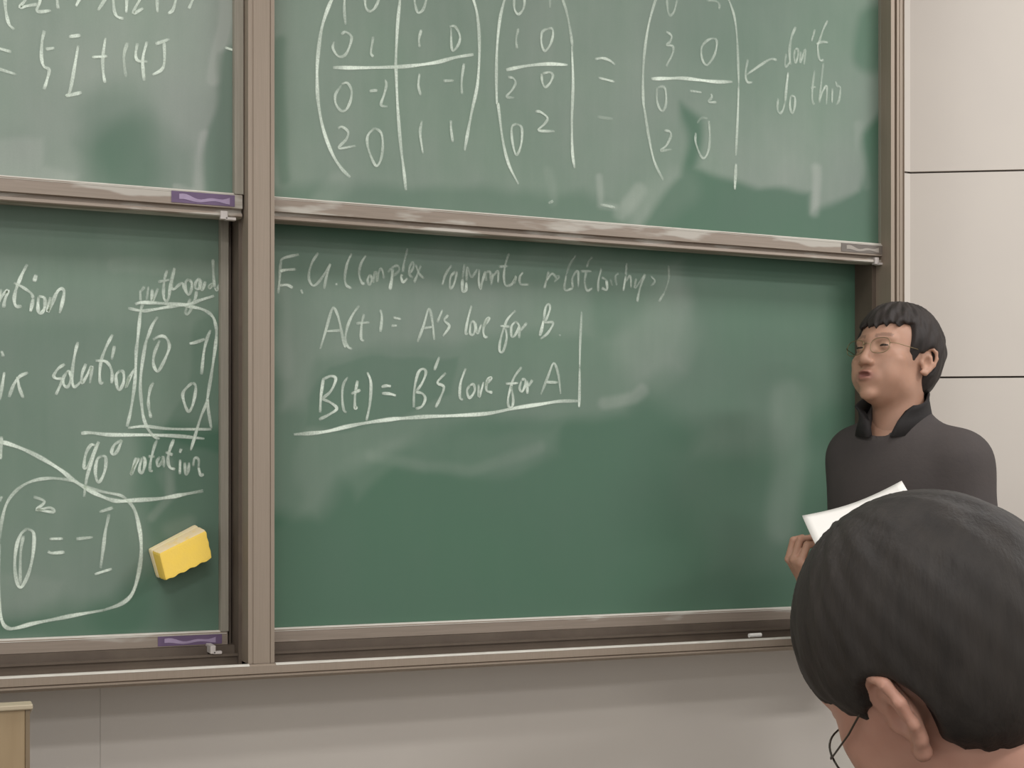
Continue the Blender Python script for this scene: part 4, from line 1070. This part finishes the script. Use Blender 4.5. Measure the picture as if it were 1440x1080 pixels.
# sheet of paper in the lecturer's hands
def paper():
    a = LJ(1128, 725, -.20); b = LJ(1268, 676, -.17); c = LJ(1154, 778, -.36)
    u = b - a; v = (c - a); v = v / np.linalg.norm(v) * .2
    nrm = np.cross(u, v); nrm /= np.linalg.norm(nrm)
    n = 14; V = []
    for s in (0, .0025):
        for i in range(n + 1):
            for j in range(n + 1):
                p = a + u * i / n + v * j / n + nrm * (.012 * math.sin(math.pi * i / n) + .006 * math.sin(math.pi * j / n) + s)
                V.append(p)
    q = (n + 1); k = q * q; F = []
    for i in range(n):
        for j in range(n):
            F.append((i * q + j, (i + 1) * q + j, (i + 1) * q + j + 1, i * q + j + 1)); F.append((k + i * q + j, k + i * q + j + 1, k + (i + 1) * q + j + 1, k + (i + 1) * q + j))
    for i in range(n):
        for e in (0, n):
            F.append((i * q + e, (i + 1) * q + e, k + (i + 1) * q + e, k + i * q + e)); F.append((e * q + i, e * q + i + 1, k + e * q + i + 1, k + e * q + i))
    o = MB().add(LW(np.array(V)), F).build('paper_sheet', M_paper, None, origin=tuple(LW(np.array([a]))[0]), smooth=True)
    tag(o, 'white paper sheet held up in front of the standing person', 'paper')
paper()

# ------------------------------------------------------------------ the seated student in front
def person_student():
    SD = 1.137
    org = at_depth(1323, 952, SD)
    hd = frame_from((0, 0, 0), R(32), R(-24), True, R(22))
    Ph, Fh = surface_net(lambda p: head_sdf(p, 0, 1.18, True, 1.18), (-.1, -.125, -.19), (.1, .135, .14), .0026)
    Wh = head_to_world(Ph, hd, org)
    oc = np.array([(org - CAM) @ CR, (org - CAM) @ CF, org[2]])     # camera-aligned
    def S2W(P): P = np.asarray(P, float); return np.array([CAM[0], CAM[1], 0]) + cam2world(P)
    r_, f_, u_ = hd[1]
    a = R(22); fw = np.array([-math.sin(a), math.cos(a), 0]); rt = np.array([fw[1], -fw[0], 0]); B = np.stack([rt, fw, UP], 1)
    nk = oc - f_ * .05 - u_ * .15
    shc = nk - fw * .035 - UP * .06; shR, shL = shc + rt * .165, shc - rt * .165
    pel = np.array([shc[0], shc[1], .53]) - fw * .14
    hipR, hipL = pel + rt * .09, pel - rt * .09
    knR, knL = hipR + fw * .40 + UP * .0, hipL + fw * .40 + UP * .0
    anR, anL = np.array([*knR[:2], .09]) + fw * .0, np.array([*knL[:2], .09])
    elR, elL = shR + fw * .10 + rt * .04 - UP * .25, shL + fw * .10 - rt * .04 - UP * .25
    wrR, wrL = elR + fw * .20 - rt * .10 + UP * .02, elL + fw * .20 + rt * .10 + UP * .02
    chest = shc - UP * .12 - fw * .0; wai = (chest + pel) / 2
    def torso(p, g):
        d = ell(p, chest, (.17 + g, .115 + g, .18 + g), B); d = smin(d, ell(p, wai, (.15 + g, .11 + g, .2 + g), B), .07)
        d = smin(d, ell(p, pel, (.165 + g, .12 + g, .12 + g), B), .07); d = smin(d, rcone(p, shR, shL, .06 + g, .06 + g), .05)
        d = smin(d, rcone(p, shc, nk, .07 + g * .5, .056 + g * .3), .04)
        e = smin(rcone(p, shR, elR, .054 + g, .042 + g), rcone(p, elR, wrR, .042 + g, .03 + g), .02)
        e2 = smin(rcone(p, shL, elL, .054 + g, .042 + g), rcone(p, elL, wrL, .042 + g, .03 + g), .02)
        return smin(smin(d, e, .03), e2, .03)
    def legs(p, g):
        d = chain(p, [hipR, knR, anR], [.085 + g, .062 + g, .045 + g], .03); e = chain(p, [hipL, knL, anL], [.085 + g, .062 + g, .045 + g], .03)
        return smin(smin(d, e, .015), ell(p, pel - UP * .01, (.165 + g, .12 + g, .105 + g), B), .05)
    def body(p):
        foot = np.minimum(rcone(p, anR - UP * .045, anR + fw * .13 - UP * .06, .035, .026), rcone(p, anL - UP * .045, anL + fw * .13 - UP * .06, .035, .026))
        return smin(smin(torso(p, -.012), legs(p, -.012), .03), foot, .02)
    lo = np.minimum.reduce([shR, shL, pel, knR, knL, wrR, wrL, elR, elL]) - .2; hi = np.maximum.reduce([shR, shL, pel, knR, knL, wrR, wrL]) + .2
    lo[2] = -.02; hi[2] = nk[2] + .04
    Pb, Fb = surface_net(body, lo, hi, .013)
    Vs = [Wh, S2W(Pb)]; Fs = [Fh, Fb + len(Wh)]; n = len(Wh) + len(Pb)
    for wr, el_, right in ((wrR, elR, True), (wrL, elL, False)):
        xd = (wr - el_) / np.linalg.norm(wr - el_); zd = UP - xd * (UP @ xd); zd /= np.linalg.norm(zd); yd = np.cross(zd, xd)
        Pm, Fm = hand_mesh((.35, .35, .38, .4), .8, .4)
        if not right: Pm = Pm * np.array([1, -1, 1]); Fm = Fm[:, ::-1]
        P = wr + xd * .02 + Pm @ np.stack([xd, yd, zd]); Vs.append(S2W(P)); Fs.append(Fm + n); n += len(P)
    z0 = np.zeros(n - len(Wh))
    base = S2W(np.array([[pel[0], pel[1], 0]]))[0]
    pers = mesh_obj('person', np.vstack(Vs), np.vstack(Fs), M_skin_b, None, True, None, tuple(base), {'lip': np.append(lip_attr(Ph), z0), 'brow': np.append(brow_attr(Ph), z0)})
    tag(pers, 'seated dark haired person in the foreground with head bent, seen from behind', 'person')
    make_hair('hair', hd, org, pers, M_hair_b, thick=.0195, fringe_z=.048, nape_z=-.070, temple_y=.044, burn_z=-.014, seed=.6, es=1.18, part=-.5, crown=.002, burn_w=.026, amp=.8, back=.008, side_up=.9)
    P, F = surface_net(lambda p: smax(smax(smax(torso(p, .008), pel[2] - .06 - p[:, 2], .01), p[:, 2] - nk[2] - .012, .01), -rcone(p, nk - UP * .02, oc, .066, .075), .01), lo, hi, .012)
    mesh_obj('jacket', S2W(P), F, M_shirt_b, pers, True)
    P, F = surface_net(lambda p: smax(smax(legs(p, .006), p[:, 2] - pel[2] - .04, .01), .055 - p[:, 2], .005), lo, hi, .013)
    mesh_obj('trousers', S2W(P), F, M_trouser, pers, True)
    for an in (anR, anL):
        def shoe(p):
            d = smin(rcone(p, an - UP * .045 - fw * .045, an + fw * .15 - UP * .052, .045, .038), rcone(p, an - UP * .03, an, .045, .048), .02)
            return smax(d, .002 - p[:, 2], .004)
        P, F = surface_net(shoe, an + np.array([-.28, -.28, -.1]), an + np.array([.28, .28, .07]), .008)
        mesh_obj('shoe', S2W(P), F, M_shoe, pers, True)
    gl = thing('glasses', (0, 0, 0), None, None); gl.parent = pers; gl.location = (0, 0, 0)
    def hw(pts): return head_to_world(np.array(pts, float), hd, org)
    spectacles(gl, hw, M_metal_d, .0009, drop=.027, tilt=.1, fwd=-.001)
person_student()
